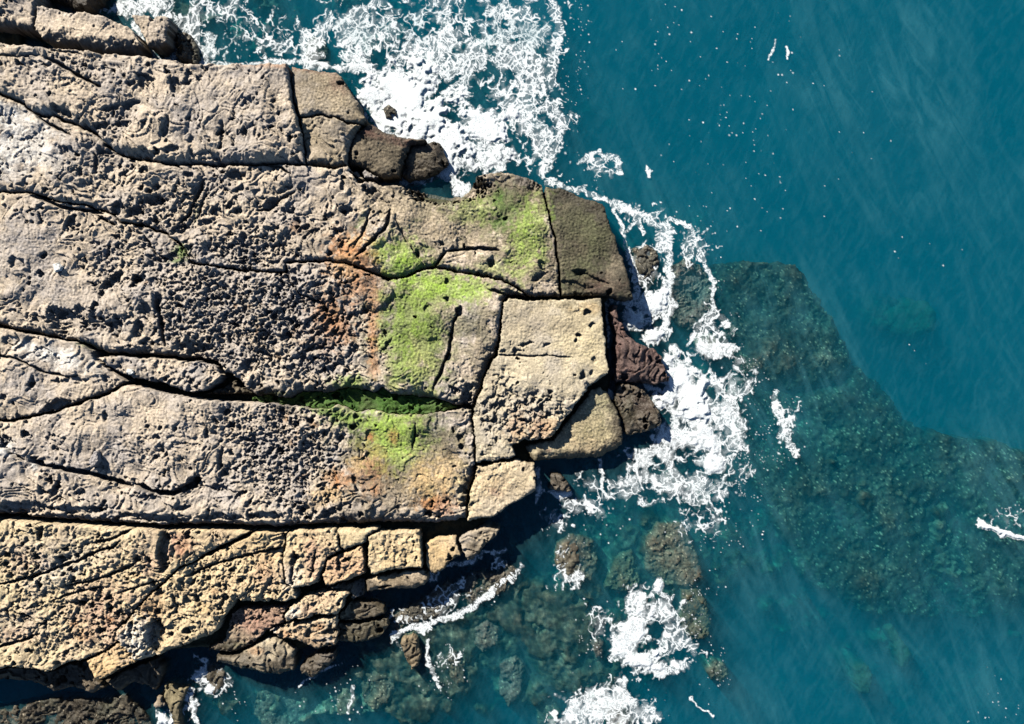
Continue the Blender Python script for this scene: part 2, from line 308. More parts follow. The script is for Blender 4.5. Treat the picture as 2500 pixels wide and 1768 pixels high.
# ------------------------------------------------------------------ rock colours (real pigments, stains and weed)
CREAM = (.475, .39, .295); SAND = (.40, .315, .225); GREY = (.32, .292, .275); PALE = (.62, .60, .56); BROWN = (.058, .048, .035); OLIVE = (.095, .102, .045)
LIME = (.175, .178, .036); MOSS = (.04, .10, .018); RUST = (.30, .13, .06); MAROON = (.05, .028, .026); OCHRE = (.40, .28, .14); DARK = (.028, .025, .019); PINK = (.28, .17, .135); YEL = (.48, .41, .23); TAN = (.125,.112,.08); POOL = (.22,.14,.08)
LIME = (.235, .35, .05); MOSS = (.05, .12, .015); RUST = (.33, .15, .06); MAROON = (.105, .05, .04); OCHRE = (.48, .33, .16); DARK = (.085, .07, .045); PINK = (.36, .20, .15); YEL = (.55, .45, .24); TAN = (.29,.235,.16); POOL = (.26,.155,.08)
PAINT = [
 (BROWN,(880,1080,120,70),.7,14),(DARK,(1125,425,100,36),.5,14),(BROWN,(960,430,90,26),.5,14), # colour, ellipse, strength, noise size
 (GREY,(60,560,110,90),.7,40),(GREY,(200,690,150,80),.45,40),(PALE,(60,300,100,60,-30),.75,26),(PALE,(30,350,60,60),.6,24),(PALE,(110,360,60,36,-20),.5,24),(PALE,(20,260,50,24),.5,20),(GREY,(120,340,150,50,-20),.35,40),
 (GREY,(480,240,120,110),.45,40),(BROWN,(610,200,50,70),.2,40),(GREY,(560,330,60,50),.4,30),
 (PALE,(130,800,110,28,-18),.75,30),(GREY,(60,860,90,50),.75,30),(GREY,(130,1010,170,70),.55,40),(PALE,(20,1000,22,24,-50),.9,10),(PALE,(82,1046,14,9,-60),.9,6),(GREY,(300,1020,80,50),.45,30),(GREY,(420,1100,160,50),.4,40),
 (PALE,(134,600,11,10),.95,5),(PALE,(295,835,8,10,-50),.9,5),(GREY,(500,650,200,140),.6,50),(GREY,(620,1020,130,110),.65,40),(GREY,(720,700,150,150),.6,50),
 (TAN,(900,440,130,70),.85,30),(TAN,(1000,510,230,110),.95,30),(TAN,(1130,450,130,80),.98,30),(BROWN,(1140,440,110,50),.5,18),(TAN,(1180,560,100,100),.9,30),(OLIVE,(1150,490,100,90),.6,40),(OLIVE,(1000,450,90,50),.4,30),(TAN,(1120,620,170,60),.7,40),
 (LIME,(1185,535,50,115,-15),.75,12),(MOSS,(1130,470,60,60),.45,12),(LIME,(1060,470,60,40),.4,10),(LIME,(1110,600,60,24),.4,10),(MOSS,(1120,440,14,40),.6,16),(MOSS,(1120,500,24,20),.7,12),(LIME,(1215,580,16,34),.5,14),(TAN,(1200,620,30,30),.6,16),
 (OLIVE,(930,740,150,210,0),.75,30),(OLIVE,(900,990,170,110),.7,30),(BROWN,(900,1050,180,110),.45,20),(RUST,(800,600,70,120,30),.35,14),(LIME,(925,740,78,165,4),.96,20),(OLIVE,(925,720,90,170,4),.55,6),(LIME,(985,640,100,46,-10),.85,18),(LIME,(900,580,60,56,-40),.8,16),(LIME,(1060,650,54,34),.75,18),(MOSS,(890,600,22,18),.5,12),(LIME,(850,560,30,30,40),.6,14),(LIME,(780,860,50,22),.7,14),
 (MOSS,(960,775,22,40,30),.55,12),(YEL,(950,800,40,60),.25,24),(YEL,(930,880,60,24),.35,20),(TAN,(980,690,20,26),.55,12),(TAN,(870,820,14,34),.4,12),(TAN,(1080,780,40,120),.85,30),(OLIVE,(1060,720,50,60),.45,20),
 (MOSS,(790,870,34,18),.5,12),(LIME,(790,940,120,26,-18),.75,14),(MOSS,(740,925,70,12,-14),.7,10),(MOSS,(770,950,60,18,-25),.5,10),(OLIVE,(900,990,120,70),.75,22),(LIME,(880,960,50,60),.45,14),(LIME,(900,1030,36,40),.55,14),(OLIVE,(960,1080,26,46),.6,14),(LIME,(965,1110,16,26),.45,10),
 (TAN,(900,1060,180,110),.7,40),(BROWN,(870,1060,60,50),.45,20),(DARK,(860,1050,30,40,-30),.3,16),(LIME,(880,980,95,85),.7,14),(RUST,(830,1050,50,70),.45,12),(OCHRE,(965,1085,66,66),.65,12),(RUST,(985,1130,44,32),.7,10),(RUST,(828,980,12,14),.9,8),(RUST,(882,980,14,22),.75,8),(RUST,(960,1130,32,18),.8,12),(OCHRE,(945,1070,24,50),.6,14),(OCHRE,(800,1040,16,24),.6,14),(OCHRE,(1010,1060,40,60),.5,20),(BROWN,(1000,990,40,30,-50),.45,16),(PINK,(1000,1140,30,24),.55,14),(RUST,(840,1100,14,16),.6,8),
 (YEL,(1040,1090,30,70),.5,24),(RUST,(760,1080,30,44,-60),.7,12),(OCHRE,(735,1110,50,26),.75,18),(RUST,(752,1070,6,30,10),.8,6),(OCHRE,(700,1135,30,18),.5,14),(BROWN,(800,1150,90,26),.4,20),
 (BROWN,(640,918,36,12,-14),.85,8),(POOL,(705,952,16,8),.85,6),(POOL,(640,938,8,14,-20),.85,5),(POOL,(653,993,7,9),.85,4),(POOL,(668,975,5,22,-15),.6,5),(GREY,(738,1025,26,36,-30),.8,10),(POOL,(735,1066,20,12,20),.8,6),(POOL,(678,1068,16,7,30),.7,5),
 (RUST,(740,720,60,90),.5,10),(RUST,(790,580,56,66,-40),.75,10),(RUST,(835,700,20,130),.6,8),(BROWN,(700,540,60,40),.35,10),(RUST,(775,560,44,50,-40),.7,14),(OCHRE,(800,540,30,20),.5,14),(RUST,(800,640,32,52,-35),.6,14),(RUST,(735,700,34,40,20),.65,12),(RUST,(760,740,30,50,60),.55,12),(OCHRE,(770,600,40,40),.4,18),(RUST,(835,780,12,60),.55,10),(RUST,(836,830,20,24),.5,10),(POOL,(753,700,8,14,-30),.9,5),(POOL,(726,690,10,8),.7,5),(POOL,(528,686,7,9),.8,4),(POOL,(558,688,8,7),.8,4),(POOL,(578,740,6,16,-35),.8,4),(POOL,(658,745,8,20,-40),.7,5),(POOL,(680,770,20,8,10),.5,5),(RUST,(660,510,16,20),.45,8),(POOL,(656,510,6,14,-10),.6,4),(RUST,(366,730,5,20),.7,5),(RUST,(330,634,5,6),.6,4),(POOL,(620,800,12,7),.7,4),
 (BROWN,(590,880,70,16),.9,10),(BROWN,(510,860,14,34,-10),.8,8),(MOSS,(620,884,40,8),.5,8),(BROWN,(735,870,40,14),.6,8),
 (BROWN,(790,510,16,22,-30),.7,8),(MOSS,(810,495,10,26,-30),.6,8),(DARK,(725,490,16,12),.6,8),
 (TAN,(740,240,90,90),.8,30),(BROWN,(700,190,60,36),.35,24),(MAROON,(760,190,40,26,-40),.55,14),(DARK,(800,250,24,46,-50),.55,16),(RUST,(640,154,110,7),.5,8),(MAROON,(700,158,60,10,-10),.5,8),(TAN,(730,330,70,40),.4,30),(CREAM,(710,345,40,24),.5,16),
 (TAN,(880,345,100,60),.9,20),(BROWN,(860,350,80,50),.75,24),(DARK,(930,355,90,44),.6,18),(MAROON,(900,318,110,14,-12),.75,8),(MAROON,(835,292,18,14),.6,8),
 (DARK,(1300,560,160,140),.3,30),(BROWN,(1330,560,110,170),.9,24),(OLIVE,(1290,600,60,60),.5,12),(OLIVE,(1330,540,60,70),.55,24),(OLIVE,(1290,500,60,50),.35,20),(DARK,(1290,560,22,50,-20),.7,14),(DARK,(1310,560,14,24),.7,10),(MAROON,(1350,640,60,30),.35,12),(TAN,(1380,600,22,60,-15),.4,14),
 (YEL,(1290,740,90,90),.4,40),(YEL,(1345,800,34,70),.35,14),(TAN,(1190,720,80,60),.45,30),(TAN,(1300,720,60,40),.4,20),(OCHRE,(1320,690,40,14),.5,10),(GREY,(1160,920,110,60),.4,30),(RUST,(1220,960,44,40),.55,10),(RUST,(1160,960,30,50),.45,10),(PINK,(1230,1010,10,5),.5,6),
 (RUST,(1130,1030,14,8),.3,8),(OCHRE,(1115,1090,40,34),.4,16),(PINK,(1110,1105,24,10,-30),.45,8),
 (OCHRE,(1320,990,90,60),.25,24),(OLIVE,(1370,900,50,40),.6,18),(OLIVE,(1330,960,70,50),.45,20),(BROWN,(1390,960,20,50),.3,16),
 (OLIVE,(1410,920,22,50),.7,12),(PINK,(1395,880,16,40),.4,8),(MAROON,(1440,905,24,44,30),.85,10),(DARK,(1440,950,30,34),.6,12),
 (GREY,(120,1235,160,60),.35,40),(PINK,(55,1260,60,34),.3,20),(PINK,(230,1390,80,60),.55,24),(PINK,(240,1320,70,50),.35,24),(PINK,(345,1265,40,30),.4,16),(RUST,(250,1390,14,9,-40),.9,5),(RUST,(185,1425,24,16),.6,8),(OCHRE,(310,1290,16,8),.7,6),(RUST,(276,1270,8,10),.6,5),(RUST,(165,1398,10,10),.6,6),
 (PINK,(405,1220,36,40),.95,10),(RUST,(412,1235,20,26),.4,8),(OCHRE,(455,1365,34,16),.6,10),(RUST,(340,1360,30,40,-50),.5,12),(RUST,(480,1325,20,8),.4,8),(RUST,(595,1260,24,40),.35,12),(PINK,(600,1290,40,34),.4,16),(PALE,(310,1430,40,56),.7,12),(PALE,(130,1280,90,40,20),.3,20),(GREY,(40,1400,90,50),.35,24),(PINK,(50,1420,60,26),.35,14),
 (OCHRE,(600,1210,260,50),.3,30),(OCHRE,(230,1510,60,40,25),.45,20),(PINK,(700,1255,22,60),.6,12),(PALE,(655,1300,30,40),.35,12),(PINK,(740,1270,50,40),.3,14),(OCHRE,(985,1245,50,50),.45,16),(OCHRE,(880,1240,60,40),.3,16),(TAN,(1075,1220,60,50),.55,16),
 (PINK,(570,1400,60,30),.5,10),(TAN,(520,1440,80,40),.5,16),(OLIVE,(510,1455,60,16,10),.7,8),(RUST,(575,1460,24,12),.55,8),(PALE,(655,1375,24,14,20),.7,8),(PINK,(690,1370,24,20),.5,8),(RUST,(712,1408,18,12),.75,6),(RUST,(640,1425,14,14),.6,6),(PALE,(600,1425,24,10,30),.6,6),(PALE,(730,1440,20,10),.5,6),(OLIVE,(600,1505,60,14),.3,10),
 (LIME,(405,560,18,30,-50),.0,8),(MOSS,(405,565,22,26,-50),.9,6),(MOSS,(395,585,24,7),.8,6),(LIME,(410,570,8,16,-40),.35,5),(MOSS,(200,775,30,8,-16),.7,6),(MOSS,(440,478,5,24,-10),.4,6),
]
def colour(U, V, p):
    base = p.get('base', CREAM); b2 = p.get('base2', GREY)
    n = fbm(U, V, 80, 4, 20); n2 = fbm(U, V, 14, 3, 21, .6)
    f = ss(-.3, .55, n + .25 * n2)[..., None] * p.get('mix', .6)
    C = np.array(base, F) * (1 - f) + np.array(b2, F) * f
    if p.get('paint', True):
        x0, x1, y0, y1 = U.min(), U.max(), V.min(), V.max(); cache = {}
        for c, e, s, ns in PAINT:
            r = max(e[2], e[3]) * 1.5
            if s == 0 or e[0] + r < x0 or e[0] - r > x1 or e[1] + r < y0 or e[1] - r > y1: continue
            m = (np.abs(U - e[0]) < r) & (np.abs(V - e[1]) < r)
            if not m.any(): continue
            k = 6 if ns < 9 else 14 if ns < 20 else 30
            if k not in cache: cache[k] = fbm(U, V, k, 4, 22 + k, .62)
            a = ell(U[m], V[m], e, cache[k][m] * 1.0, .35, 1.15)
            a = a * s * (1 if s > .97 else (.6 + .55 * ss(-.35, .35, cache[k][m] + .4 * n2[m])))
            C[m] = C[m] * (1 - np.clip(a, 0, 1))[:, None] + np.array(c, F) * np.clip(a, 0, 1)[:, None]
    gz = np.zeros(U.shape, F)
    if p.get('paint', True):
        for e in ((1250,530,250,170,0),(980,510,230,190,0),(920,1040,190,130,0),(930,740,160,210,0),(860,330,130,80,0),(730,220,90,90,0),(1350,950,110,90,0)): gz = np.maximum(gz, ell(U, V, e, n * .4, .5, 1.3))
    fn = fbm(U, V, 4.6, 3, 26, .7)
    gr = 1 + .24 * n2 + .30 * fn + gz * (.45 * fn + .25 * ss(.12, .3, fbm(U, V, 6, 2, 54)))
    C = C * gr[..., None]
    if p.get('mott'):
        C = C * np.exp(p['mott'] * (fbm(U, V, 11, 4, 35, .75) * 1.5 + fbm(U, V, 70, 3, 36) * .8))[..., None]
    if 'speck' in p:
        f1, f2, r = worley(U, V, 6.0, 9)
        s = ((r > 1 - p['speck'] * (.2 + 1.6 * ss(-.3, .4, fbm(U, V, 30, 3, 55)))) * (1 - ss(.10, .18 + .2 * ((r * 91) % 1), f1)))[..., None]
        C = C * (1 - s) + np.array(p.get('speckc', (.42, .36, .26)), F) * s
    return np.clip(C, 0.01, .85)

# ------------------------------------------------------------------ rocks
COAST = [(-400,-400),(-400,1510),(0,1500),(200,1490),(320,1482),(490,1450),(600,1500),(740,1450),(800,1390),(830,1320),(950,1300),(1060,1250),(1120,1190),(1160,1120),(1205,1040),(1330,1030),(1400,990),(1380,860),(1360,680),(1425,668),(1390,560),(1355,455),(1220,412),(1060,390),(1000,430),(900,415),(870,400),(1000,370),(980,320),(860,290),(820,270),(770,180),(690,150),(380,140),(320,130),(310,80),(200,30),(90,12),(80,-400)]
DONE = []
def rock(name, poly, H, label, cat='rock', group=None, s=1.6, wn=5, dn=4, ws=20, ds=22, gap=1.5, bottom=-1.2, zr=2.0, material=None, cut=True, wrp=1.0, **p):
    ps = np.array(poly, float); x0, y0 = ps.min(0) - 10; x1, y1 = ps.max(0) + 10
    gu = np.arange(math.floor(x0 / s) * s, x1, s); gv = np.arange(math.floor(y0 / s) * s, y1, s)
    U, V = np.meshgrid(gu.astype(F), gv.astype(F)); wu, wv = warp(U, V)
    wu = U + (wu - U) * wrp; wv = V + (wv - V) * wrp
    if 'bw' in p: wu = wu + fbm(U, V, 80, 3, 61) * p['bw']; wv = wv + fbm(U, V, 80, 3, 62) * p['bw']
    sdf.gu, sdf.gv = gu, gv
    R = max(wn, ws, 12) + 14
    D, NS = sdf(wu, wv, poly, R)
    if cut:
        for q, bb in DONE:
            if bb[2] < x0 or bb[0] > x1 or bb[3] < y0 or bb[1] > y1: continue
            d2, _ = sdf(wu, wv, q, 12); d2 = -d2
            D = np.minimum(D, np.where(d2 >= 11.9, R, d2))
        DONE.append((poly, (ps[:, 0].min(), ps[:, 1].min(), ps[:, 0].max(), ps[:, 1].max())))
    g = gap * (1 + .8 * fbm(U, V, 30, 3, 38)) + np.clip(fbm(U, V, 9, 2, 39), 0, 1) * min(gap, 2.4) * .8
    I = D > g
    act = I.copy()
    act[1:] |= I[:-1]; act[:-1] |= I[1:]; a2 = act.copy(); a2[:, 1:] |= act[:, :-1]; a2[:, :-1] |= act[:, 1:]; act = a2
    u, v, d, ns = U[act], V[act], (D - g)[act], NS[act]
    ins = I[act]
    rag = 1 + .45 * fbm(u, v, 26, 3, 30)
    k_ = ss(.15, .85, ns)
    wd = (wn + (ws - wn) * k_) * rag; dr = dn + (ds - dn) * k_
    t = np.clip(d / wd, 0, 1); z = -dr * (1 - np.sqrt(np.clip(1 - (1 - t) ** 2, 0, 1)))
    hw, he = H if isinstance(H, tuple) else (H, H)
    xa, xb = max(ps[:, 0].min(), 0), ps[:, 0].max()
    zz = hw + (he - hw) * np.clip((u - xa) / (xb - xa), 0, 1) + (v - ps[:, 1].mean()) * p.get('ty', 0)
    hd = detail(u, v, p)
    for pl, hh, ew in RAISE:
        q = np.array(pl)
        if p.get('paint', True) and q[:, 0].max() > x0 and q[:, 0].min() < x1 and q[:, 1].max() > y0 and q[:, 1].min() < y1:
            r, _ = sdf(wu, wv, pl, 12); hd = hd + hh * ss(0, ew, r[act])
    hd = hd * p.get('relief', 1)
    Z = np.zeros(U.shape, F) + bottom
    Z[act] = np.where(ins, np.maximum(zz + (z + hd) / PXM, bottom + .1), bottom)
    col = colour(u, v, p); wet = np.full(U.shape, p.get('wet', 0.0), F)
    if p.get('paint', True):            # band of dark weed and wet rock along the seaward rim
        cd, _ = sdf(U, V, COAST, 90); tb = fbm(u, v, 24, 4, 49, .6)
        b = ss(34, 6, cd[act] + 30 * tb) * ss(2.1, 1.2, Z[act] + .5 * tb) * .8
        weed = np.array(p.get('weed', (.045, .036, .026)), F) * (1 + .5 * tb[..., None])
        col = col * (1 - b[..., None]) + weed * b[..., None]; wet[act] = np.maximum(wet[act], b)
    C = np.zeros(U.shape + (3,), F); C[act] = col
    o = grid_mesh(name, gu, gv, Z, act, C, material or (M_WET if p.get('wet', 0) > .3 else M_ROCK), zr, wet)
    tag(o, label, cat, group, 'thing')
    return o

PLAT = 'sandstone slabs of the rock platform'; LED = 'blocks of the tan southern ledge'; SHORE = 'boulders at the waterline'; AW = 'rocks awash around the point'; SUB = 'submerged rocks off the point'
C2 = [(-150,170),(-60,190),(0,213),(30,227),(60,241),(82,256),(107,265),(127,262),(150,273),(190,291),(222,306),(237,322),(262,342),(287,355),(337,365),(400,372),(475,372),(574,370),(649,368),(688,370),(749,377),(781,373)]
A_LOW = C2
VC = [(650,146),(654,187),(660,232),(670,262),(676,295),(684,337),(688,370)]
C3 = [(-150,424),(0,431),(37,433),(75,437),(100,443),(150,456),(195,461),(225,471),(262,486),(272,501),(300,503),(350,516),(375,526),(400,546),(420,568),(430,591),(475,598),(525,606),(574,611),(639,614),(640,590),(686,585),(739,586),(786,594),(824,607),(869,627),(905,622),(945,604),(974,598),(1024,608),(1074,618),(1120,626),(1150,642),(1180,660),(1198,667),(1257,665)]
TOPB = [(781,373),(811,402),(849,410),(899,417),(960,422),(1000,430),(1030,432),(1050,415),(1062,395),(1085,387),(1150,383),(1190,398),(1219,413)]
B2L = [(1219,413),(1225,456),(1234,491),(1244,531),(1248,568),(1255,606),(1257,665)]
C4 = [(-150,705),(0,732),(50,744),(100,754),(125,758),(175,769),(212,784),(250,794),(325,797),(400,803),(462,807),(488,814)]
CR = [(1141,661),(1129,676),(1124,718),(1119,766),(1111,796),(1099,817),(1084,857),(1071,887),(1060,914)]
CR2 = [(1060,914),(1061,937),(1064,987),(1063,1029),(1068,1045),(1059,1082),(1049,1112),(1044,1137),(1044,1168)]
TRT = [(574,890),(614,890),(644,894),(674,882),(729,884),(764,874),(799,874),(836,882),(856,871),(874,887),(949,892),(999,902),(1021,914)]
TRB = [(1021,918),(974,927),(911,929),(861,927),(831,919),(799,924),(754,907),(729,917),(674,912),(619,906),(574,901)]
C7 = [(574,901),(475,897),(412,887),(362,877),(325,866),(287,861),(250,879),(212,894),(162,912),(125,924),(60,938),(0,945),(-150,950)]
C8 = [(-150,1150),(0,1156),(75,1163),(175,1172),(250,1175),(357,1181),(450,1183),(574,1184),(649,1186),(749,1182),(849,1177),(936,1181),(986,1180)]

# seaward and northern blocks
rock('boulder',[(292,36),(300,31),(345,34),(378,33),(377,60),(372,95),(350,110),(332,104),(312,72)],1.9,'square tan boulder standing in foam beyond the long block, top left','boulder',SHORE,ws=20,ds=34,wn=6,dn=6,und=.5,smooth=.6)
rock('rock_block',[(84,14),(150,27),(212,35),(250,45),(292,62),(310,82),(322,105),(310,120),(250,120),(175,112),(100,94),(82,72),(80,45)],2.4,'long rounded grey-tan block with a dark nose along the top left edge','rock block',PLAT,ws=34,ds=60,und=.7,smooth=.5)
rock('rock_block',[(-150,-80),(88,-80),(84,0),(80,40),(78,66),(55,68),(30,63),(0,60),(-150,40)],2.5,'pitted grey block filling the top left corner','rock block',PLAT,ws=20,ds=40,smooth=.3)
rock('rock_block',[(92,-80),(300,-80),(236,-30),(232,8),(212,24),(180,27),(158,20),(120,4),(96,-6)],.7,'dark weed-covered rock at the top edge behind the long block','rock',AW,wet=.6,base=DARK,base2=GREY,zr=.5,speck=.2)
rock('rock_slab',[(-150,-20+122),(0,100),(38,106),(100,113),(175,118),(250,127),(330,131),(375,138),(420,148),(525,147),(574,150),(600,146),(650,146)]+VC[1:]+C2[::-1][3:],(3.1,2.6),'long beige slab at the north edge with flowing ridges and a diagonal split','rock slab',PLAT,ws=24,ds=52,wn=7,dn=6)
rock('rock_slab',[(654,148),(689,152),(754,162),(774,180),(789,207),(806,237),(821,265),(814,279),(774,277),(754,268),(721,258),(690,263),(672,262),(660,232),(654,187)],2.2,'rounded brown slab end with a dark wet rim against the white surf','rock slab',PLAT,ws=10,ds=12,wn=16,dn=14,base=TAN,und=.5,terr=.3,rough=.7)
rock('rock_slab',[(674,264),(690,264),(721,258),(754,268),(774,277),(814,280),(799,299),(789,315),(781,340),(779,372),(749,375),(688,369),(684,337),(676,295)],2.1,'brown slab between the rounded slab end and the narrow dark gully','rock slab',PLAT,ws=22,ds=30,base=TAN,und=.6,rough=.8)
rock('rock_slab',[(824,280),(844,282),(864,295),(899,305),(944,307),(972,314),(921,325),(909,350),(901,380),(899,402),(869,402),(839,392),(824,378),(781,372),(780,345),(789,315),(799,300)],1.5,'dark brown seaward slab with a maroon upper rim','rock slab',PLAT,ws=18,ds=24,wn=14,dn=12,base=BROWN,base2=TAN,terr=.3,rough=.8,zr=1.4)
rock('boulder',[(921,325),(974,315),(988,322),(1000,345),(1006,368),(985,388),(950,402),(915,408),(901,400),(901,380),(909,350)],.75,'black wet boulder half washed by foam beyond the dark brown slab','boulder',SHORE,ws=20,ds=16,wn=12,dn=10,base=DARK,base2=BROWN,wet=.7,zr=.8)
rock('boulder',[(786,387),(800,382),(812,392),(822,408),(800,406)],1.1,'small brown stone wedged in the gully, the left one of two','boulder',SHORE,ws=8,ds=8,base=TAN,zr=1)
rock('boulder',[(810,383),(822,379),(840,386),(852,398),(842,406),(818,402)],1.3,'small grey stone wedged in the gully below the dark slab','boulder',SHORE,ws=8,ds=10,base=GREY,zr=1)
# second row
rock('rock_slab',C2[:-1]+TOPB+B2L[1:]+C3[::-1][1:],(2.6,1.7),'widest slab, crossing from the white-stained left edge to the green weed','rock slab',PLAT,ws=14,ds=24,wn=6,dn=5,ty=0)
rock('rock_slab',[(1221,414),(1284,425),(1303,440),(1355,453),(1361,463),(1373,511),(1390,561),(1408,606),(1413,631),(1423,670),(1410,672),(1348,664),(1257,665),(1255,606),(1248,568),(1244,531),(1234,491),(1225,456)],1.8,'dark olive-brown corner slab beside the breaking surf','rock slab',PLAT,ws=14,ds=16,wn=7,dn=6,und=.6,terr=.4,rough=.8,base=(.06,.056,.035),base2=(.045,.042,.03),wet=.2)
# block and boulders of the point
rock('rock_slab',[(1144,666),(1198,671),(1257,670),(1348,668),(1355,718),(1360,768),(1363,812),(1366,838),(1323,869),(1298,904),(1273,937),(1255,962),(1238,982),(1220,988),(1173,991),(1151,1002),(1156,1024),(1148,1031),(1111,1036),(1068,1041),(1063,1029),(1064,987),(1061,937),(1062,914),(1071,887),(1084,857),(1099,817),(1111,796),(1119,766),(1124,718),(1129,676)],1.9,'big pale block with a crusty pitted lower half and a hairline crack','rock slab',PLAT,ws=9,ds=10,und=.5,terr=.2,rough=.7,mix=.4,scat=.15,base=(.46,.39,.27))
rock('boulder',[(1373,680),(1385,683),(1390,718),(1410,753),(1435,771),(1470,778),(1483,796),(1490,820),(1505,847),(1503,859),(1468,866),(1430,859),(1378,859),(1377,837),(1380,812),(1378,781),(1380,743),(1368,718),(1367,693)],1.0,'maroon-brown boulder at the edge of the white surf','boulder',SHORE,ws=20,ds=18,wn=12,dn=8,base=(.12,.08,.068),base2=MAROON,paint=False,und=1,rough=.8,zr=.9,terr=1.2,mott=.5,wet=.35)
rock('boulder',[(1380,862),(1420,856),(1443,874),(1458,887),(1473,917),(1487,942),(1480,959),(1448,972),(1413,981),(1405,979),(1398,959),(1388,924),(1377,899)],1.0,'green and maroon boulder under the maroon one, foam behind it','boulder',SHORE,ws=18,ds=20,wn=9,dn=9,base=TAN,zr=.9,wet=.2)
rock('rock_slab',[(1173,1001),(1188,993),(1238,986),(1257,965),(1300,908),(1325,874),(1345,866),(1366,884),(1377,902),(1385,917),(1393,952),(1400,977),(1398,997),(1380,1012),(1353,1026),(1323,1033),(1273,1032),(1235,1034),(1198,1039),(1189,1024),(1183,1012)],1.15,'low olive-tan slab curving under the shadow of the pale block','rock slab',PLAT,ws=26,ds=30,wn=9,dn=8,base=(.40,.34,.22),base2=TAN,terr=.2,rough=.7,und=.6,zr=1.2)
rock('rock_slab',[(1070,1047),(1111,1038),(1148,1034),(1163,1033),(1198,1040),(1202,1062),(1203,1100),(1173,1120),(1148,1132),(1124,1150),(1099,1165),(1064,1168),(1046,1172),(1047,1137),(1056,1087)],1.9,'cream four-sided block south of the big pale block','rock slab',PLAT,ws=10,ds=14,und=.5,terr=.3,base=(.50,.40,.26),mix=.3)
rock('boulder',[(1233,1064),(1243,1060),(1262,1066),(1278,1084),(1282,1104),(1262,1106),(1243,1101),(1228,1098)],.6,'small tan pointed rock in shaded water south of the low slab','boulder',SHORE,ws=12,ds=14,wn=8,dn=8,base=TAN,zr=.5,wet=.3)
# third row
rock('rock_slab',C3[:-2]+[(1178,664),(1141,661)]+CR[1:]+[(1021,914)]+TRT[::-1][1:]+[(540,862),(520,845),(502,838),(488,814)]+C4[::-1][1:],(2.35,1.75),'honeycombed slab carrying the bright green weed patch','rock slab',PLAT,ws=22,ds=40,wn=5,dn=4)
rock('rock_slab',[(217,803),(250,797),(325,800),(400,806),(460,811),(484,820),(497,845),(490,862),(462,878),(440,882),(412,879),(362,860),(300,852),(270,838),(240,822)],2.3,'long lens-shaped grey slab lying between two dark cracks','rock slab',PLAT,ws=14,ds=18,wn=5,dn=4,mix=.8)
rock('rock_slab',[(498,866),(515,850),(535,865),(574,872),(574,888),(520,886),(470,888),(440,886),(462,880)],1.35,'low pitted brown slab at the head of the green trench','rock slab',PLAT,ws=8,ds=8,base=BROWN,base2=TAN,pits=.8)
rock('rock_slab',C4[:7]+[(215,802),(240,824),(262,840),(287,857),(250,876),(212,891),(162,909),(125,921),(60,936),(0,943),(-150,948)],(2.5,2.2),'smooth pale slab at the left edge with swirling layers','rock slab',PLAT,ws=9,ds=12,base2=GREY,mix=.5,scat=.15,rough=.7)
rock('rock_slab',C7[::-1]+TRB[::-1][1:]+[(1058,918)]+CR2[1:]+[(1040,1168),(1024,1174)]+C8[::-1],(2.6,1.9),'great southern slab from grey left edge to mossy right end','rock slab',PLAT,ws=34,ds=62,wn=5,dn=4)
rock('rock_shelf',[(560,893)]+TRT+TRB[1:]+[(560,902)],1.15,'sunken mossy floor of the long green trench','rock shelf',PLAT,gap=-2,ws=3,ds=2,wn=3,dn=2,base=MOSS,base2=(.07,.08,.03),und=.3,paint=False,wet=.4)
# southern ledge
rock('rock_block',[(824,1202),(838,1196),(854,1192),(909,1190),(940,1190),(945,1217),(946,1250),(949,1275),(905,1278),(874,1281),(831,1291),(826,1268),(822,1230)],2.2,'square yellow block with worm-like ridges in the ledge','rock block',LED,ws=10,ds=14,und=.3,terr=.2,labang=80,base=(.56,.43,.25),mix=.2)
rock('rock_block',[(816,1303),(849,1295),(900,1286),(949,1280),(956,1284),(957,1308),(949,1318),(924,1325),(874,1328),(818,1335)],1.6,'narrow tan block just below the square yellow block','rock block',LED,ws=14,ds=20,und=.3,terr=.3,base=(.5,.38,.23),mix=.3)
rock('rock_block',[(951,1218),(986,1205),(1021,1204),(1029,1225),(1038,1250),(1009,1262),(996,1278),(974,1291),(963,1286),(952,1250)],1.6,'wedge-shaped orange-tan block pointing down at the water','rock block',LED,ws=10,ds=16,und=.5,terr=.2,rough=.7,base=(.52,.38,.21),mix=.2,zr=1.6)
rock('rock_block',[(1028,1212),(1049,1194),(1074,1185),(1111,1183),(1126,1187),(1114,1204),(1090,1224),(1062,1258),(1049,1258),(1032,1226)],1.6,'grey-tan rounded block at the seaward tip of the ledge','rock block',LED,ws=10,ds=14,und=.5,rough=.9,base=(.42,.34,.24),zr=1.6)
rock('rock_block',[(734,1254),(764,1241),(811,1223),(817,1243),(821,1288),(786,1303),(749,1310),(730,1314),(724,1293),(729,1268)],2.1,'orange-tan block with winding ridges between two larger blocks','rock block',LED,ws=10,ds=16,und=.3,terr=.3,base=(.54,.38,.22),base2=PINK,mix=.35,labang=20)
rock('rock_block',[(751,1187),(800,1185),(850,1181),(852,1190),(826,1200),(820,1218),(790,1228),(768,1238),(764,1218),(760,1200)],2.15,'small cream block squeezed against the long crack','rock block',LED,ws=9,ds=12,und=.3,terr=.3,base=(.55,.44,.27),mix=.2)
rock('rock_block',[(645,1191),(700,1189),(750,1186),(759,1200),(763,1218),(766,1237),(734,1252),(727,1268),(721,1290),(714,1311),(669,1319),(656,1321),(640,1306),(634,1265),(637,1235)],2.2,'cream and pink block with one rounded lower corner','rock block',LED,ws=10,ds=16,und=.5,terr=.4,base=(.54,.43,.27),base2=PINK,mix=.3)
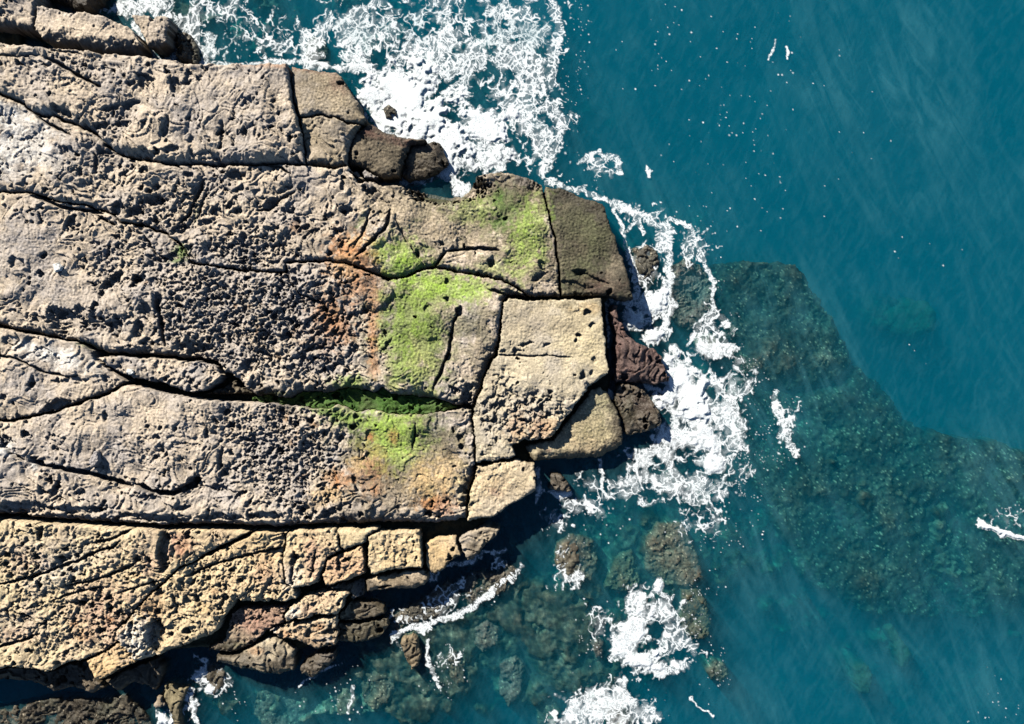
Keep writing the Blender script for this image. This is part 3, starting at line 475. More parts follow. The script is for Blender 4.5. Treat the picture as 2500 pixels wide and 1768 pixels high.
rock('rock_block',[(197,1480),(232,1462),(268,1440),(292,1464),(312,1484),(275,1500),(225,1526),(216,1518),(205,1495)],2.3,'orange rectangular block jutting over the shaded shelf','rock block',LED,ws=8,ds=10,und=.2,terr=.2,base=(.53,.37,.2),mix=.1,lab=.4)
rock('rock_slab',[(-150,1158),(0,1164),(75,1168),(175,1175),(250,1179),(357,1186),(450,1188),(574,1190),(520,1218),(450,1250),(415,1270),(390,1286),(345,1325),(285,1387),(264,1412),(270,1438),(232,1460),(195,1478),(162,1485),(125,1500),(112,1504),(87,1496),(37,1494),(0,1499),(-150,1520)],(2.5,2.3),'broad pitted tan ledge slab at the lower left edge','rock slab',LED,ws=9,ds=12,wn=5,dn=4,und=.7,base=(.53,.42,.26),base2=(.44,.33,.24),mix=.6,scat=.8)
rock('rock_slab',[(574,1191),(645,1192),(636,1236),(634,1268),(640,1308),(656,1323),(671,1343),(624,1355),(574,1352),(530,1348),(515,1368),(495,1393),(490,1416),(450,1436),(410,1452),(357,1470),(312,1483),(296,1465),(268,1438),(264,1412),(285,1387),(345,1325),(390,1286),(415,1270),(450,1250),(520,1218)],(2.35,2.1),'orange-tan ledge slab right of the long diagonal crack','rock slab',LED,ws=14,ds=20,und=.6,base=(.53,.41,.25),base2=(.46,.33,.2),mix=.5,scat=.6)
rock('rock_block',[(711,1330),(774,1328),(786,1334),(770,1348),(767,1368),(754,1381),(714,1384),(674,1393),(640,1394),(634,1380),(654,1358),(681,1340)],1.8,'cream and pink jagged block below the cream rounded one','rock block',LED,ws=10,ds=14,und=.5,base=(.55,.42,.27),base2=PINK,mix=.3,pits=.3)
rock('rock_block',[(656,1403),(714,1391),(754,1385),(756,1418),(749,1450),(724,1458),(704,1464),(674,1448),(649,1443),(629,1440),(612,1428),(600,1420),(636,1402)],1.6,'patchy orange and white block with a square shaded end','rock block',LED,ws=12,ds=18,und=.6,base=(.5,.40,.27),base2=RUST,mix=.35,pits=.4)
rock('rock_slab',[(505,1408),(515,1378),(537,1362),(574,1364),(624,1362),(656,1356),(634,1380),(640,1396),(600,1418),(574,1440),(537,1466),(462,1466),(458,1456),(497,1440)],1.35,'low reddish-brown shelf with olive weed beneath the ledge','rock slab',LED,ws=12,ds=12,und=.6,base=(.30,.2,.14),base2=TAN,pits=.3,zr=1.5)
rock('boulder',[(485,1469),(532,1469),(555,1458),(574,1444),(599,1430),(619,1430),(630,1443),(659,1460),(662,1493),(656,1510),(624,1518),(589,1515),(574,1506),(525,1500),(482,1489)],1.4,'large rounded tan boulder at the foot of the ledge','boulder',SHORE,ws=22,ds=22,wn=8,dn=8,und=.8,base=(.40,.33,.23),base2=TAN,zr=1.3)
rock('boulder',[(689,1478),(714,1464),(749,1457),(752,1480),(726,1505),(699,1524),(674,1513),(673,1495)],.9,'rounded dark boulder right of the large tan one, mostly shaded','boulder',SHORE,ws=20,ds=20,wn=12,dn=10,base=TAN,zr=.8)
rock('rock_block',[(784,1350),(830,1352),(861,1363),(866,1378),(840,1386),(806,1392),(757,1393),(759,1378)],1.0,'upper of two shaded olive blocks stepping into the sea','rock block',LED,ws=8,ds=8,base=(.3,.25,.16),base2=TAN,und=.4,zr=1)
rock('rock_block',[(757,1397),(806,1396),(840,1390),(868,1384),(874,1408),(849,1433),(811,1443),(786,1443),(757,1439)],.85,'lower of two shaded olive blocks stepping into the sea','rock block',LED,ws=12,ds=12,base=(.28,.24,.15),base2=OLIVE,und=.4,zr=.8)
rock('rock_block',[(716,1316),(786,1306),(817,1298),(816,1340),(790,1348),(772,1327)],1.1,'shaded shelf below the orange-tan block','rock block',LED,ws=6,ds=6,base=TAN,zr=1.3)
# shelf under the cliff, lower left
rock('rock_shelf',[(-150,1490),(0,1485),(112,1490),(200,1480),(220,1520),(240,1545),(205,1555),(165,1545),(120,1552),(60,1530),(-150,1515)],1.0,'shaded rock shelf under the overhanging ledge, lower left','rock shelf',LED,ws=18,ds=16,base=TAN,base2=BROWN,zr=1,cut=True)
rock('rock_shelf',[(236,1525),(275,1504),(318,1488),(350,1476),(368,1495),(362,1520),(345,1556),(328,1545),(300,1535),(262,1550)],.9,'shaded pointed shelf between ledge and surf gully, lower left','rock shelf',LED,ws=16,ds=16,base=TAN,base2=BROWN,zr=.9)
rock('rock_shelf',[(-150,1596),(0,1588),(75,1572),(125,1560),(212,1562),(287,1556),(325,1585),(345,1630),(340,1700),(-150,1700)],.12,'flat weedy brown reef top at the lower left corner','reef flat',AW,ws=16,ds=10,base=(.06,.048,.032),base2=(.03,.036,.022),speck=.1,mott=.7,paint=False,wet=.7,zr=0,scat=.3,lab=.4,s=2)
rock('boulder',[(367,1533),(390,1539),(424,1540),(412,1568),(404,1600),(410,1640),(385,1630),(375,1593),(362,1563)],.75,'brown weed-covered boulder beside the foam gully, lower left','boulder',SHORE,ws=14,ds=12,wn=8,dn=8,base=(.22,.18,.1),base2=BROWN,zr=.6,paint=False,wet=.4)
rock('boulder',[(352,1558),(367,1568),(371,1590),(347,1593),(341,1584)],.7,'small smooth brown stone left of the foam gully','boulder',SHORE,ws=10,ds=12,wn=6,dn=6,base=(.26,.2,.13),zr=.6,paint=False)
rock('boulder',[(455,1490),(485,1485),(505,1510),(503,1545),(482,1565),(462,1540)],.25,'dark wet rock right of the foam gully, lower left','rock',AW,ws=14,ds=12,wn=12,dn=10,base=DARK,zr=.1,paint=False,wet=.8,speck=.2)
rock('loose_stone',[(126,592),(136,590),(145,598),(142,608),(132,611),(127,602)],2.62,'flat white stone lying on the smooth grey part of the honeycombed slab','stone','loose stones lying on the slabs',cut=False,wn=3,dn=3,ws=4,ds=4,gap=0,base=(.75,.73,.68),mix=0,paint=False,bottom=2.0,s=1,zr=2,und=.1,smooth=1,scat=0,terr=0,carve=0)
rock('loose_stone',[(291,826),(299,830),(303,838),(295,842),(288,835)],2.45,'small white stone on the long lens-shaped grey slab','stone','loose stones lying on the slabs',cut=False,wn=3,dn=3,ws=4,ds=4,gap=0,base=(.7,.68,.62),mix=0,paint=False,bottom=1.8,s=1,zr=2,und=.1,smooth=1,scat=0,terr=0,carve=0)
rock('loose_stone',[(209,1029),(222,1010),(229,1014),(232,1032),(222,1044),(213,1047)],2.85,'tilted grey flake of rock on the great southern slab','stone','loose stones lying on the slabs',cut=False,wn=2,dn=2,ws=5,ds=5,gap=0,base=GREY,mix=.2,paint=False,bottom=2.0,s=1,zr=2,und=.1,smooth=1,scat=0,terr=0,carve=0)
# rocks awash and submerged
WD = dict(mott=.8, paint=False, wet=.75, base=(.06,.055,.04), base2=(.09,.07,.05), speck=.18, cut=True, lab=.35, scat=.2, terr=.6, carve=0)
rock('rock',[(395,72),(425,75),(445,100),(450,130),(442,148),(400,143),(391,128)],.45,'black mussel-covered rock in foam left of the north cove','rock',AW,ws=16,ds=12,wn=10,dn=8,zr=.3,**{**WD,'speck':.4})
rock('rock',[(680,90),(700,74),(725,80),(736,105),(730,132),(705,140),(682,125)],.02,'round rock showing through the lacy foam of the north cove','rock',AW,ws=20,ds=12,wn=20,dn=10,zr=0,**WD)
rock('rock',[(858,245),(872,232),(888,240),(890,262),(874,276),(860,268)],.42,'small dark rock poking out of solid white surf','rock',AW,ws=12,ds=12,wn=10,dn=10,zr=.1,**WD)
rock('rock',[(1415,556),(1448,543),(1472,561),(1482,593),(1470,631),(1448,656),(1433,631),(1423,593)],.0,'dark round rock veined with foam beside the corner slab','rock',AW,ws=20,ds=10,wn=16,dn=8,zr=0,**WD)
rock('rock',[(1508,593),(1538,574),(1573,592),(1600,625),(1606,681),(1590,722),(1552,745),(1523,733),(1503,706),(1502,640)],-.12,'large dark maroon rock just under the water between foam and reef','rock',AW,ws=26,ds=14,wn=20,dn=8,zr=0,**{**WD,'base':(.11,.07,.06)})
rock('rock',[(1560,748),(1600,745),(1622,770),(1610,800),(1580,800),(1562,775)],-.2,'pale brown rock under the foam edge right of the white tongue','rock',AW,ws=20,ds=10,wn=16,dn=8,zr=0,**{**WD,'base':(.2,.15,.12)})
rock('rock',[(1044,1291),(1071,1281),(1111,1281),(1148,1266),(1165,1280),(1139,1326),(1086,1350),(1049,1370),(1034,1330)],.06,'dark weedy rock awash beyond the ledge tip','rock',AW,ws=20,ds=10,wn=14,dn=8,zr=0,**WD)
rock('rock',[(872,1378),(899,1362),(949,1340),(1000,1300),(1030,1318),(1020,1360),(980,1385),(944,1395),(911,1403),(885,1425),(873,1405)],.05,'dark flat rock awash among foam threads south of the ledge','rock',AW,ws=16,ds=8,wn=12,dn=6,zr=0,**WD)
rock('boulder',[(899,1430),(924,1423),(939,1435),(946,1468),(938,1498),(924,1506),(909,1480),(896,1455)],.55,'upright brown stone standing in the shallows south of the foam band','boulder',SHORE,ws=14,ds=14,wn=9,dn=8,zr=.5,paint=False,base=(.26,.2,.12),base2=BROWN,wet=.4,carve=0)
subs = [([(735,1520),(764,1512),(788,1530),(795,1565),(780,1598),(755,1590),(738,1560)],-.35,'left of two rounded weedy rocks under water below the large tan boulder'),
 ([(800,1520),(835,1505),(880,1515),(886,1550),(870,1585),(840,1600),(812,1580)],-.25,'right and larger of two rounded weedy rocks below the tan boulder'),
 ([(1000,1460),(1025,1455),(1045,1485),(1045,1530),(1030,1545),(1008,1520)],-.12,'tall dark rock with an ochre foot under sparse foam'),
 ([(1245,1215),(1285,1195),(1330,1210),(1346,1255),(1332,1308),(1295,1322),(1262,1300),(1242,1260)],-.15,'round dark rock with foam on its left half, south of the point'),
 ([(1448,1205),(1475,1168),(1530,1170),(1545,1200),(1568,1240),(1580,1300),(1540,1320),(1480,1312),(1444,1280)],-.2,'large square dark rock above the southern foam burst'),
 ([(1362,1290),(1378,1250),(1420,1232),(1440,1290),(1440,1318),(1400,1330),(1352,1325)],-.35,'dark rock left of the square one above the foam burst'),
 ([(1525,1322),(1560,1318),(1585,1340),(1597,1400),(1590,1430),(1555,1440),(1525,1410)],-.35,'dark rock right of the southern foam burst'),
 ([(1320,1440),(1335,1422),(1355,1440),(1360,1480),(1335,1478)],-.02,'small dark rock touching the left side of the foam burst'),
 ([(1580,1500),(1600,1480),(1630,1490),(1640,1515),(1620,1535),(1590,1530)],-.2,'small round rock at the right end of the shallows'),
 ([(1360,1598),(1385,1585),(1415,1600),(1430,1640),(1360,1650)],-.05,'dark rock in foam at the bottom edge'),
 ([(1190,1400),(1220,1360),(1250,1350),(1262,1390),(1230,1430),(1195,1460),(1180,1440)],-.7,'slanting brown rock in the middle of the southern shallows'),
 ([(1060,1410),(1090,1390),(1120,1410),(1120,1450),(1085,1470),(1060,1450)],-.6,'purple-brown weedy rock south of the foam band'),
 ([(1120,1490),(1160,1470),(1180,1500),(1170,1570),(1140,1600),(1115,1560)],-.6,'long weedy rock in the southern shallows near the bottom edge'),
 ([(570,1560),(620,1535),(700,1540),(715,1575),(680,1640),(600,1660),(560,1610)],-.9,'wide dim rock under water below the tan boulder'),
 ([(1200,1590),(1240,1570),(1260,1600),(1250,1640),(1205,1640)],-.6,'dim rock at the bottom edge left of the foam lace'),
 ([(1918,1610),(1925,1600),(1950,1603),(1958,1625),(1952,1668),(1925,1662),(1916,1640)],-1.5,''),
 ([(1985,1530),(2005,1525),(2040,1560),(2055,1600),(2040,1620),(2020,1618),(2000,1575)],-1.7,'')]
for i, (pl, h, lb) in enumerate(subs):
    if not lb: continue
    b_ = random.Random(i).choice([(.07,.065,.045), (.10,.07,.06), (.06,.06,.035)])
    rock('submerged_rock', pl, h, lb, 'submerged rock', SUB, ws=24, ds=16, wn=20, dn=12, bottom=-3.5, zr=-.3, s=2.0, **{**WD, 'base': b_, 'speck': .2, 'wet': .3})
pale = dict(terr=.0, rough=.5, relief=.6, mott=.3, paint=False, base=(.085, .075, .055), base2=(.06, .055, .04), cut=True, lab=.3, scat=.2, carve=0)
rock('submerged_rock',[(1915,1500),(1925,1488),(1950,1492),(1958,1512),(1954,1560),(1925,1558),(1918,1535)],-1.5,'pale sunken rock in deep water at the lower right','submerged rock',SUB,ws=20,ds=16,wn=14,dn=10,bottom=-3.6,zr=-1.5,s=2.4,**pale)
rock('submerged_rock',[(1988,1410),(2002,1400),(2030,1440),(2052,1470),(2044,1500),(2022,1505),(2008,1470)],-1.6,'long sunken rock with a pale left flank right of the pale one','submerged rock',SUB,ws=24,ds=16,wn=14,dn=10,bottom=-3.6,zr=-1.5,s=2.4,**{**pale,'base':(.09,.08,.06)})
rock('submerged_rock',[(1985,700),(2040,665),(2080,670),(2110,700),(2100,745),(2050,765),(2000,750)],-2.6,'pale sunken rock alone in the open turquoise water','submerged rock',SUB,ws=30,ds=26,wn=30,dn=20,bottom=-4.6,zr=-2.5,s=2.6,**pale)
RF = dict(mott=1.1, paint=False, wet=.5, base=(.018,.02,.016), base2=(.07,.06,.045), speck=.3, speckc=(.30,.27,.20), cut=True, lab=.5, scat=.2, terr=.8, und=1.5, carve=0, wrp=2.0, bw=14, material=M_SEABED)
rock('submerged_reef',[(1608,590),(1625,584),(1700,586),(1765,586),(1787,592),(1800,604),(1822,634),(1852,682),(1892,735),(1908,775),(1922,818),(1880,850),(1780,870),(1700,860),(1650,820),(1625,780),(1615,700),(1606,650)],(-.75,-1.1),'shallow dark reef ledge with a straight top edge right of the surf','reef',SUB,s=2.6,ws=20,ds=20,wn=9,dn=10,bottom=-3.4,zr=-.6,**RF)
rock('submerged_reef',[(1640,815),(1700,866),(1780,876),(1880,856),(1924,824),(1950,838),(1985,862),(2008,895),(2035,925),(2065,958),(2110,975),(2190,984),(2250,990),(2310,1012),(2450,1050),(2450,1360),(2296,1392),(2200,1385),(2080,1392),(1960,1380),(1880,1340),(1800,1300),(1740,1190),(1690,1100),(1650,1000),(1630,900)],(-1.15,-1.0),'wide mottled reef running from the point to the right edge','reef',SUB,s=3.0,ws=110,ds=40,wn=40,dn=30,bottom=-3.4,zr=-1.2,**RF)

# seabed: one sheet under rocks and sea
def seabed():
    s = 3.2; gu = np.arange(-400, 2700, s); gv = np.arange(-400, 2030, s)
    U, V = np.meshgrid(gu.astype(F), gv.astype(F)); wu, wv = warp(U, V)
    z = np.full(U.shape, -9.0, F) + fbm(U, V, 300, 3, 40) * 1.6
    up = [(900,1500,780,260,0,6.9),(1300,1300,420,330,0,7.0),(600,1600,500,160,0,7.2),(1450,1000,330,330,0,6.6),(1900,1180,760,330,-8,6.6),(1936,1525,60,70,0,6.0),(2022,1455,70,90,0,6.0),(2050,708,90,80,0,5.0),(1500,700,260,300,0,5.0),
          (900,150,460,240,0,5.5),(400,0,500,160,0,6.8),(2200,1600,500,300,0,3.2),(1000,1450,560,190,0,7.9),(1250,1500,380,150,0,7.8),(1150,1370,400,120,0,7.8),(700,1580,600,90,0,7.6)]
    n = fbm(U, V, 120, 3, 41)
    rise = np.zeros(U.shape, F)
    for e in up: rise = np.maximum(rise, e[5] * ell(U, V, e, n * .4, .35, 1.3))
    z = z + rise * 1.06 + fbm(U, V, 40, 4, 42) * .55 * np.clip(rise / 5, .3, 1) - np.abs(fbm(wu, wv, 90, 3, 43)) * .8 * (rise > 0)
    f1, f2, rr = worley(wu + fbm(U, V, 30, 2, 56) * 14, wv + fbm(U, V, 30, 2, 57) * 14, 62, 20)
    rk = ss(.02, .30, f2 - f1) * ss(.25, .5, rr); z = z + (rk * (.35 + .5 * rr) + fbm(U, V, 13, 4, 58, .65) * .22) * np.clip(rise / 6 - .1, 0, 1)
    z = np.minimum(z, -.45 + .25 * fbm(U, V, 50, 3, 59))
    poly = [(-400,-400),(-400,1510),(0,1500),(200,1480),(480,1450),(600,1480),(740,1430),(800,1330),(940,1290),(1060,1200),(1160,1100),(1200,1010),(1330,1000),(1370,860),(1360,680),(1390,640),(1345,470),(1200,420),(1060,450),(960,440),(860,415),(790,375),(760,330),(750,230),(670,175),(380,150),(240,125),(60,100),(40,-400)]
    sdf.gu, sdf.gv = gu, gv
    d, _ = sdf(U, V, poly, 60)
    k = ss(-22, 8, d); z = z * (1 - k) + k * (.35 + fbm(U, V, 30, 2, 44) * .2)
    n = fbm(U, V, 46, 4, 45); n2 = fbm(U, V, 12, 3, 46)
    C = np.zeros(U.shape + (3,), F); f = ss(-.15, .35, n)[..., None]; sand = (ss(.05, .5, fbm(U, V, 150, 3, 47) + .25 * n) * .12)[..., None]
    sand = np.maximum(sand, (ell(U, V, (730,1590,130,50), n * .4) * .25)[..., None])
    C[:] = np.array((.02, .023, .016)); C = C * (1 - f) + np.array((.075, .064, .045)) * f; C = C * (1 - sand) + np.array((.36, .36, .27)) * sand
    C = C * np.exp(1.1 * n2 + 1.0 * fbm(U, V, 24, 4, 48, .7) + .6 * gn(U / 6, V / 6))[..., None]
    gr = k[..., None]; C = C * (1 - gr) + np.array((.07, .07, .04)) * gr
    o = grid_mesh('seabed', gu, gv, z, np.ones(U.shape, bool), np.clip(C, .01, .8), M_SEABED, 0); tag(o, kind='structure')
    # deep floor beyond, well past the frame
    me = bpy.data.meshes.new('deep_seabed'); me.from_pydata([(-400,-400,-9.6),(400,-400,-9.6),(400,400,-9.6),(-400,400,-9.6)], [], [(0,1,2,3)])
    m, t, b = mat('deep_sand'); b.inputs['Base Color'].default_value = (.2, .22, .18, 1); me.materials.append(m)
    o = bpy.data.objects.new('deep_seabed', me); S.collection.objects.link(o); tag(o, kind='structure')
seabed()

# sea: closed body of water, real depth
def sea():
    s = 14; gu = np.arange(-500, 2800, s); gv = np.arange(-500, 2130, s)
    U, V = np.meshgrid(gu.astype(F), gv.astype(F))
    Z = fbm(*rot(U, V, 70), 260, 3, 50) * .10 + fbm(U, V, 60, 2, 51) * .03
    edge = np.minimum(np.minimum(U - gu[0], gu[-1] - U), np.minimum(V - gv[0], gv[-1] - V)); Z *= np.clip(edge / 100, 0, 1)
    n, mI = len(gu), len(gv)
    X = (U - 1148) / PXM; Y = (812 - V) / PXM
    vs = np.stack([X, Y, Z], 2).reshape(-1, 3).tolist()
    fs = [(j * n + i, (j + 1) * n + i, (j + 1) * n + i + 1, j * n + i + 1) for j in range(mI - 1) for i in range(n - 1)]
    rim = [i for i in range(n)] + [j * n + n - 1 for j in range(1, mI)] + [(mI - 1) * n + i for i in range(n - 2, -1, -1)] + [j * n for j in range(mI - 2, 0, -1)]
    # outward skirt of surface then down to the floor
    ring = []
    for r in rim:
        x, y, _ = vs[r]; k = max(abs(x) / 45, abs(y) / 33); ring.append(len(vs)); vs.append([x / k * 3.6 * 1.0, y / k * 3.6, 0.0])
    L = len(rim)
    for a in range(L):
        b = (a + 1) % L; fs.append((rim[a], rim[b], ring[b], ring[a]))
    low = []
    for r in ring: low.append(len(vs)); vs.append([vs[r][0], vs[r][1], -12.0])
    for a in range(L):
        b = (a + 1) % L; fs.append((ring[a], ring[b], low[b], low[a]))
    fs.append(tuple(low))
    me = bpy.data.meshes.new('sea'); me.from_pydata(vs, [], fs); me.update()
    me.polygons.foreach_set("use_smooth", np.ones(len(fs), bool))
    m = bpy.data.materials.new('sea_water'); m.use_nodes = True; t = m.node_tree; t.nodes.clear(); N, K = t.nodes.new, t.links.new
    out = N('ShaderNodeOutputMaterial'); gl = N('ShaderNodeBsdfGlossy'); gl.inputs['Roughness'].default_value = .06
    tr = N('ShaderNodeBsdfTransparent'); fr = N('ShaderNodeFresnel'); fr.inputs[0].default_value = 1.33
    g = N('ShaderNodeNewGeometry'); mp = N('ShaderNodeMapping'); mp.vector_type = 'TEXTURE'; mp.inputs['Rotation'].default_value = (0, 0, math.radians(65)); mp.inputs['Scale'].default_value = (3, 1.0, 1)
    K(g.outputs['Position'], mp.inputs[0])
    wv_ = N('ShaderNodeTexNoise'); wv_.inputs['Scale'].default_value = 1.6; wv_.inputs['Detail'].default_value = 5; K(mp.outputs[0], wv_.inputs['Vector'])
    bp = N('ShaderNodeBump'); bp.inputs['Strength'].default_value = .5; bp.inputs['Distance'].default_value = .12; K(wv_.outputs[0], bp.inputs['Height'])
    # the surface does not bend rays, so both sides reflect like the air side
    io = N('ShaderNodeMapRange'); io.inputs[3].default_value = 1.33; io.inputs[4].default_value = 1 / 1.33; K(g.outputs['Backfacing'], io.inputs[0]); K(io.outputs[0], fr.inputs[0])
    K(bp.outputs[0], gl.inputs['Normal']); K(bp.outputs[0], fr.inputs['Normal'])
    mx = N('ShaderNodeMixShader'); K(fr.outputs[0], mx.inputs[0]); K(tr.outputs[0], mx.inputs[1]); K(gl.outputs[0], mx.inputs[2])
    # fine bubble streaks held in the top of the water, then painted ripple shading
    st = N('ShaderNodeTexNoise'); st.inputs['Scale'].default_value = .65; st.inputs['Detail'].default_value = 8; st.inputs['Roughness'].default_value = .62; st.inputs['Distortion'].default_value = 1.4
    mp2 = N('ShaderNodeMapping'); mp2.vector_type = 'TEXTURE'; mp2.inputs['Rotation'].default_value = (0, 0, math.radians(115)); mp2.inputs['Scale'].default_value = (4.5, 1.0, 1); K(g.outputs['Position'], mp2.inputs[0]); K(mp2.outputs[0], st.inputs['Vector'])
    mr = N('ShaderNodeMapRange'); mr.inputs[1].default_value = .46; mr.inputs[2].default_value = .78; mr.inputs[3].default_value = .0; mr.inputs[4].default_value = .15; K(st.outputs[0], mr.inputs[0])
    lf = N('ShaderNodeTexNoise'); lf.inputs['Scale'].default_value = .10; lf.inputs['Detail'].default_value = 3; K(g.outputs['Position'], lf.inputs['Vector'])
    mr2 = N('ShaderNodeMapRange'); mr2.inputs[1].default_value = .4; mr2.inputs[2].default_value = .65; mr2.inputs[3].default_value = .15; mr2.inputs[4].default_value = 1.5; K(lf.outputs[0], mr2.inputs[0])
    mu = N('ShaderNodeMath'); mu.operation = 'MULTIPLY'; K(mr.outputs[0], mu.inputs[0]); K(mr2.outputs[0], mu.inputs[1])
    ad1 = N('ShaderNodeMath'); ad1.operation = 'MULTIPLY_ADD'; ad1.inputs[1].default_value = .018; K(mr2.outputs[0], ad1.inputs[0]); K(mu.outputs[0], ad1.inputs[2])
    rp = N('ShaderNodeTexNoise'); rp.inputs['Scale'].default_value = 3.2; rp.inputs['Detail'].default_value = 5; rp.inputs['Distortion'].default_value = .8; K(mp.outputs[0], rp.inputs['Vector'])  # light and dark of small ripples, painted into the film along the waves
    rm = N('ShaderNodeMapRange'); rm.inputs[1].default_value = .45; rm.inputs[2].default_value = .75; rm.inputs[3].default_value = 0; rm.inputs[4].default_value = .05; K(rp.outputs[0], rm.inputs[0])
    ad2 = N('ShaderNodeMath'); ad2.operation = 'ADD'; K(ad1.outputs[0], ad2.inputs[0]); K(rm.outputs[0], ad2.inputs[1]); mu = ad2
    df = N('ShaderNodeBsdfDiffuse'); df.inputs[0].default_value = (.10, .33, .38, 1)
    mx2 = N('ShaderNodeMixShader'); K(mu.outputs[0], mx2.inputs[0]); K(mx.outputs[0], mx2.inputs[1]); K(df.outputs[0], mx2.inputs[2])
    K(mx2.outputs[0], out.inputs['Surface'])
    vol = N('ShaderNodeVolumeScatter'); vol.inputs['Density'].default_value = SEA_DENS; vol.inputs['Color'].default_value = (.0, .43, .62, 1)
    ab = N('ShaderNodeVolumeAbsorption'); ab.inputs['Color'].default_value = (.0, .81, .86, 1); ab.inputs['Density'].default_value = .62
    ad = N('ShaderNodeAddShader'); K(vol.outputs[0], ad.inputs[0]); K(ab.outputs[0], ad.inputs[1]); K(ad.outputs[0], out.inputs['Volume'])
    me.materials.append(m); o = bpy.data.objects.new('sea', me); S.collection.objects.link(o); tag(o, kind='structure')
SEA_DENS = .15
sea()

# ------------------------------------------------------------------ foam
def foam_material():
    m = bpy.data.materials.new('sea_foam'); m.use_nodes = True; t = m.node_tree; t.nodes.clear(); N, K = t.nodes.new, t.links.new
    out = N('ShaderNodeOutputMaterial'); d = N('ShaderNodeBsdfDiffuse'); d.inputs[0].default_value = (.76, .80, .81, 1); tr = N('ShaderNodeBsdfTransparent')
    at = N('ShaderNodeVertexColor'); at.layer_name = 'albedo'; g = N('ShaderNodeNewGeometry')
    n = N('ShaderNodeTexNoise'); n.inputs['Scale'].default_value = 14; n.inputs['Detail'].default_value = 4; K(g.outputs['Position'], n.inputs['Vector'])
    mr = N('ShaderNodeMapRange'); mr.inputs[1].default_value = .3; mr.inputs[2].default_value = .65; mr.inputs[3].default_value = .62; mr.inputs[4].default_value = 1.15; K(n.outputs[0], mr.inputs[0])
    mu = N('ShaderNodeMath'); mu.operation = 'MULTIPLY'; mu.use_clamp = True; K(at.outputs[1], mu.inputs[0]); K(mr.outputs[0], mu.inputs[1])
    bp = N('ShaderNodeBump'); bp.inputs['Strength'].default_value = .6; bp.inputs['Distance'].default_value = .03; K(n.outputs[0], bp.inputs['Height']); K(bp.outputs[0], d.inputs['Normal'])
    mx = N('ShaderNodeMixShader'); K(mu.outputs[0], mx.inputs[0]); K(tr.outputs[0], mx.inputs[1]); K(d.outputs[0], mx.inputs[2]); K(mx.outputs[0], out.inputs[0])
    return m
M_FOAM = foam_material(); FZ = [0]
def foam(label, box, els=(), lines=(), specks=(), s=1.5, ang=60, stretch=.75, mound=.3, name='sea_foam', milk=.0):
    x0, y0, x1, y1 = box; gu = np.arange(x0, x1, s); gv = np.arange(y0, y1, s); U, V = np.meshgrid(gu.astype(F), gv.astype(F))
    n = fbm(U, V, 50, 3, 60); n2 = fbm(U, V, 16, 2, 61)
    D = np.zeros(U.shape, F)
    for e in els: D = np.maximum(D, e[5] * ell(U, V, e, n * .8 + n2 * .4, .2, 1.3))
    wu = U + n * 12 + n2 * 5; wv = V + fbm(U, V, 50, 3, 62) * 12 + fbm(U, V, 16, 2, 63) * 5
    for wd, dd, pts in lines:
        for a, b in zip(pts, pts[1:]):
            m = (U > min(a[0], b[0]) - wd * 2 - 20) & (U < max(a[0], b[0]) + wd * 2 + 20) & (V > min(a[1], b[1]) - wd * 2 - 20) & (V < max(a[1], b[1]) + wd * 2 + 20)
            if m.any():
                d, _ = seg_dist(wu[m], wv[m], a, b); D[m] = np.maximum(D[m], dd * (1 - ss(wd * .4, wd * 1.7, d)))
    act = D > .08
    u, v, D_ = U[act], V[act], D[act]
    a_, c_ = rot(u, v, ang)
    fw = fbm(u, v, 60, 3, 64) * 24; fw2 = fbm(u, v, 60, 3, 65) * 24; gx = fbm(u, v, 15, 2, 66) * 7; gy = fbm(u, v, 15, 2, 67) * 7
    a_ = a_ * stretch + fw + gx; c_ = c_ + fw2 + gy
    br = fbm(u, v, 19, 3, 72) * .34; st = fbm(a_ * .4, c_, 9, 3, 68); al = 0
    for sc, sd, d0, w0, w1, cr in ((30, 6, .24, .05, .20, 0), (17, 17, .42, .07, .22, 1), (9.5, 7, .62, .10, .26, -1), (6, 8, .82, .12, .28, 1)):
        f1, f2, _ = worley(a_ + gx * cr, c_ - gy * cr, sc, sd); w_ = w0 * .8 + w1 * .7 * D_
        al = np.maximum(al, (1 - ss(w_ * .35, w_ * 1.15, f2 - f1)) * ss(d0, d0 + .22, D_ + br * (1.2 if sc > 20 else 1)))
    al = np.maximum(al * .93, ss(.92, 1.5, D_ + .55 * st + .8 * br * (1 - .8 * ss(1.1, 1.35, D_))))
    al = np.maximum(al, (milk + .32) * ss(.35, 1.1, D_ + .25 * fbm(u, v, 24, 3, 69)))
    A = np.zeros(U.shape, F); A[act] = al
    for cx, cy, rx, ry, an, pr in specks:
        m = (np.abs(U - cx) < max(rx, ry) * 1.3) & (np.abs(V - cy) < max(rx, ry) * 1.3)
        if not m.any(): continue
        for sc, sd in ((9, 10), (5.5, 11)):
            f1, _, r = worley(U[m], V[m], sc, sd)
            cl = ss(-.1, .5, fbm(U[m], V[m], 34, 3, 70 + sd))
            p_ = pr * ell(U[m], V[m], (cx, cy, rx, ry, an), 0, .3, 1.1) * cl
            k = (r > 1 - p_); rr = .05 + .14 * ((r * 37) % 1)
            A[m] = np.maximum(A[m], k * (.45 + .5 * ((r * 71) % 1)) * (1 - ss(rr * .6, rr + .10, f1)))
    Zm = (.025 + FZ[0] * .006) + mound * .4 * ss(.8, 1.5, D) * (.5 + 1.0 * np.clip(fbm(U, V, 70, 2, 71, .4) + .4, 0, 1.4))
    FZ[0] += 1
    keep = A > .035; k2 = keep.copy(); k2[1:] |= keep[:-1]; k2[:-1] |= keep[1:]; k3 = k2.copy(); k3[:, 1:] |= k2[:, :-1]; k3[:, :-1] |= k2[:, 1:]
    o = grid_mesh(name, gu, gv, Zm, k3, np.array((.9, .9, .9)), M_FOAM, 0, A)
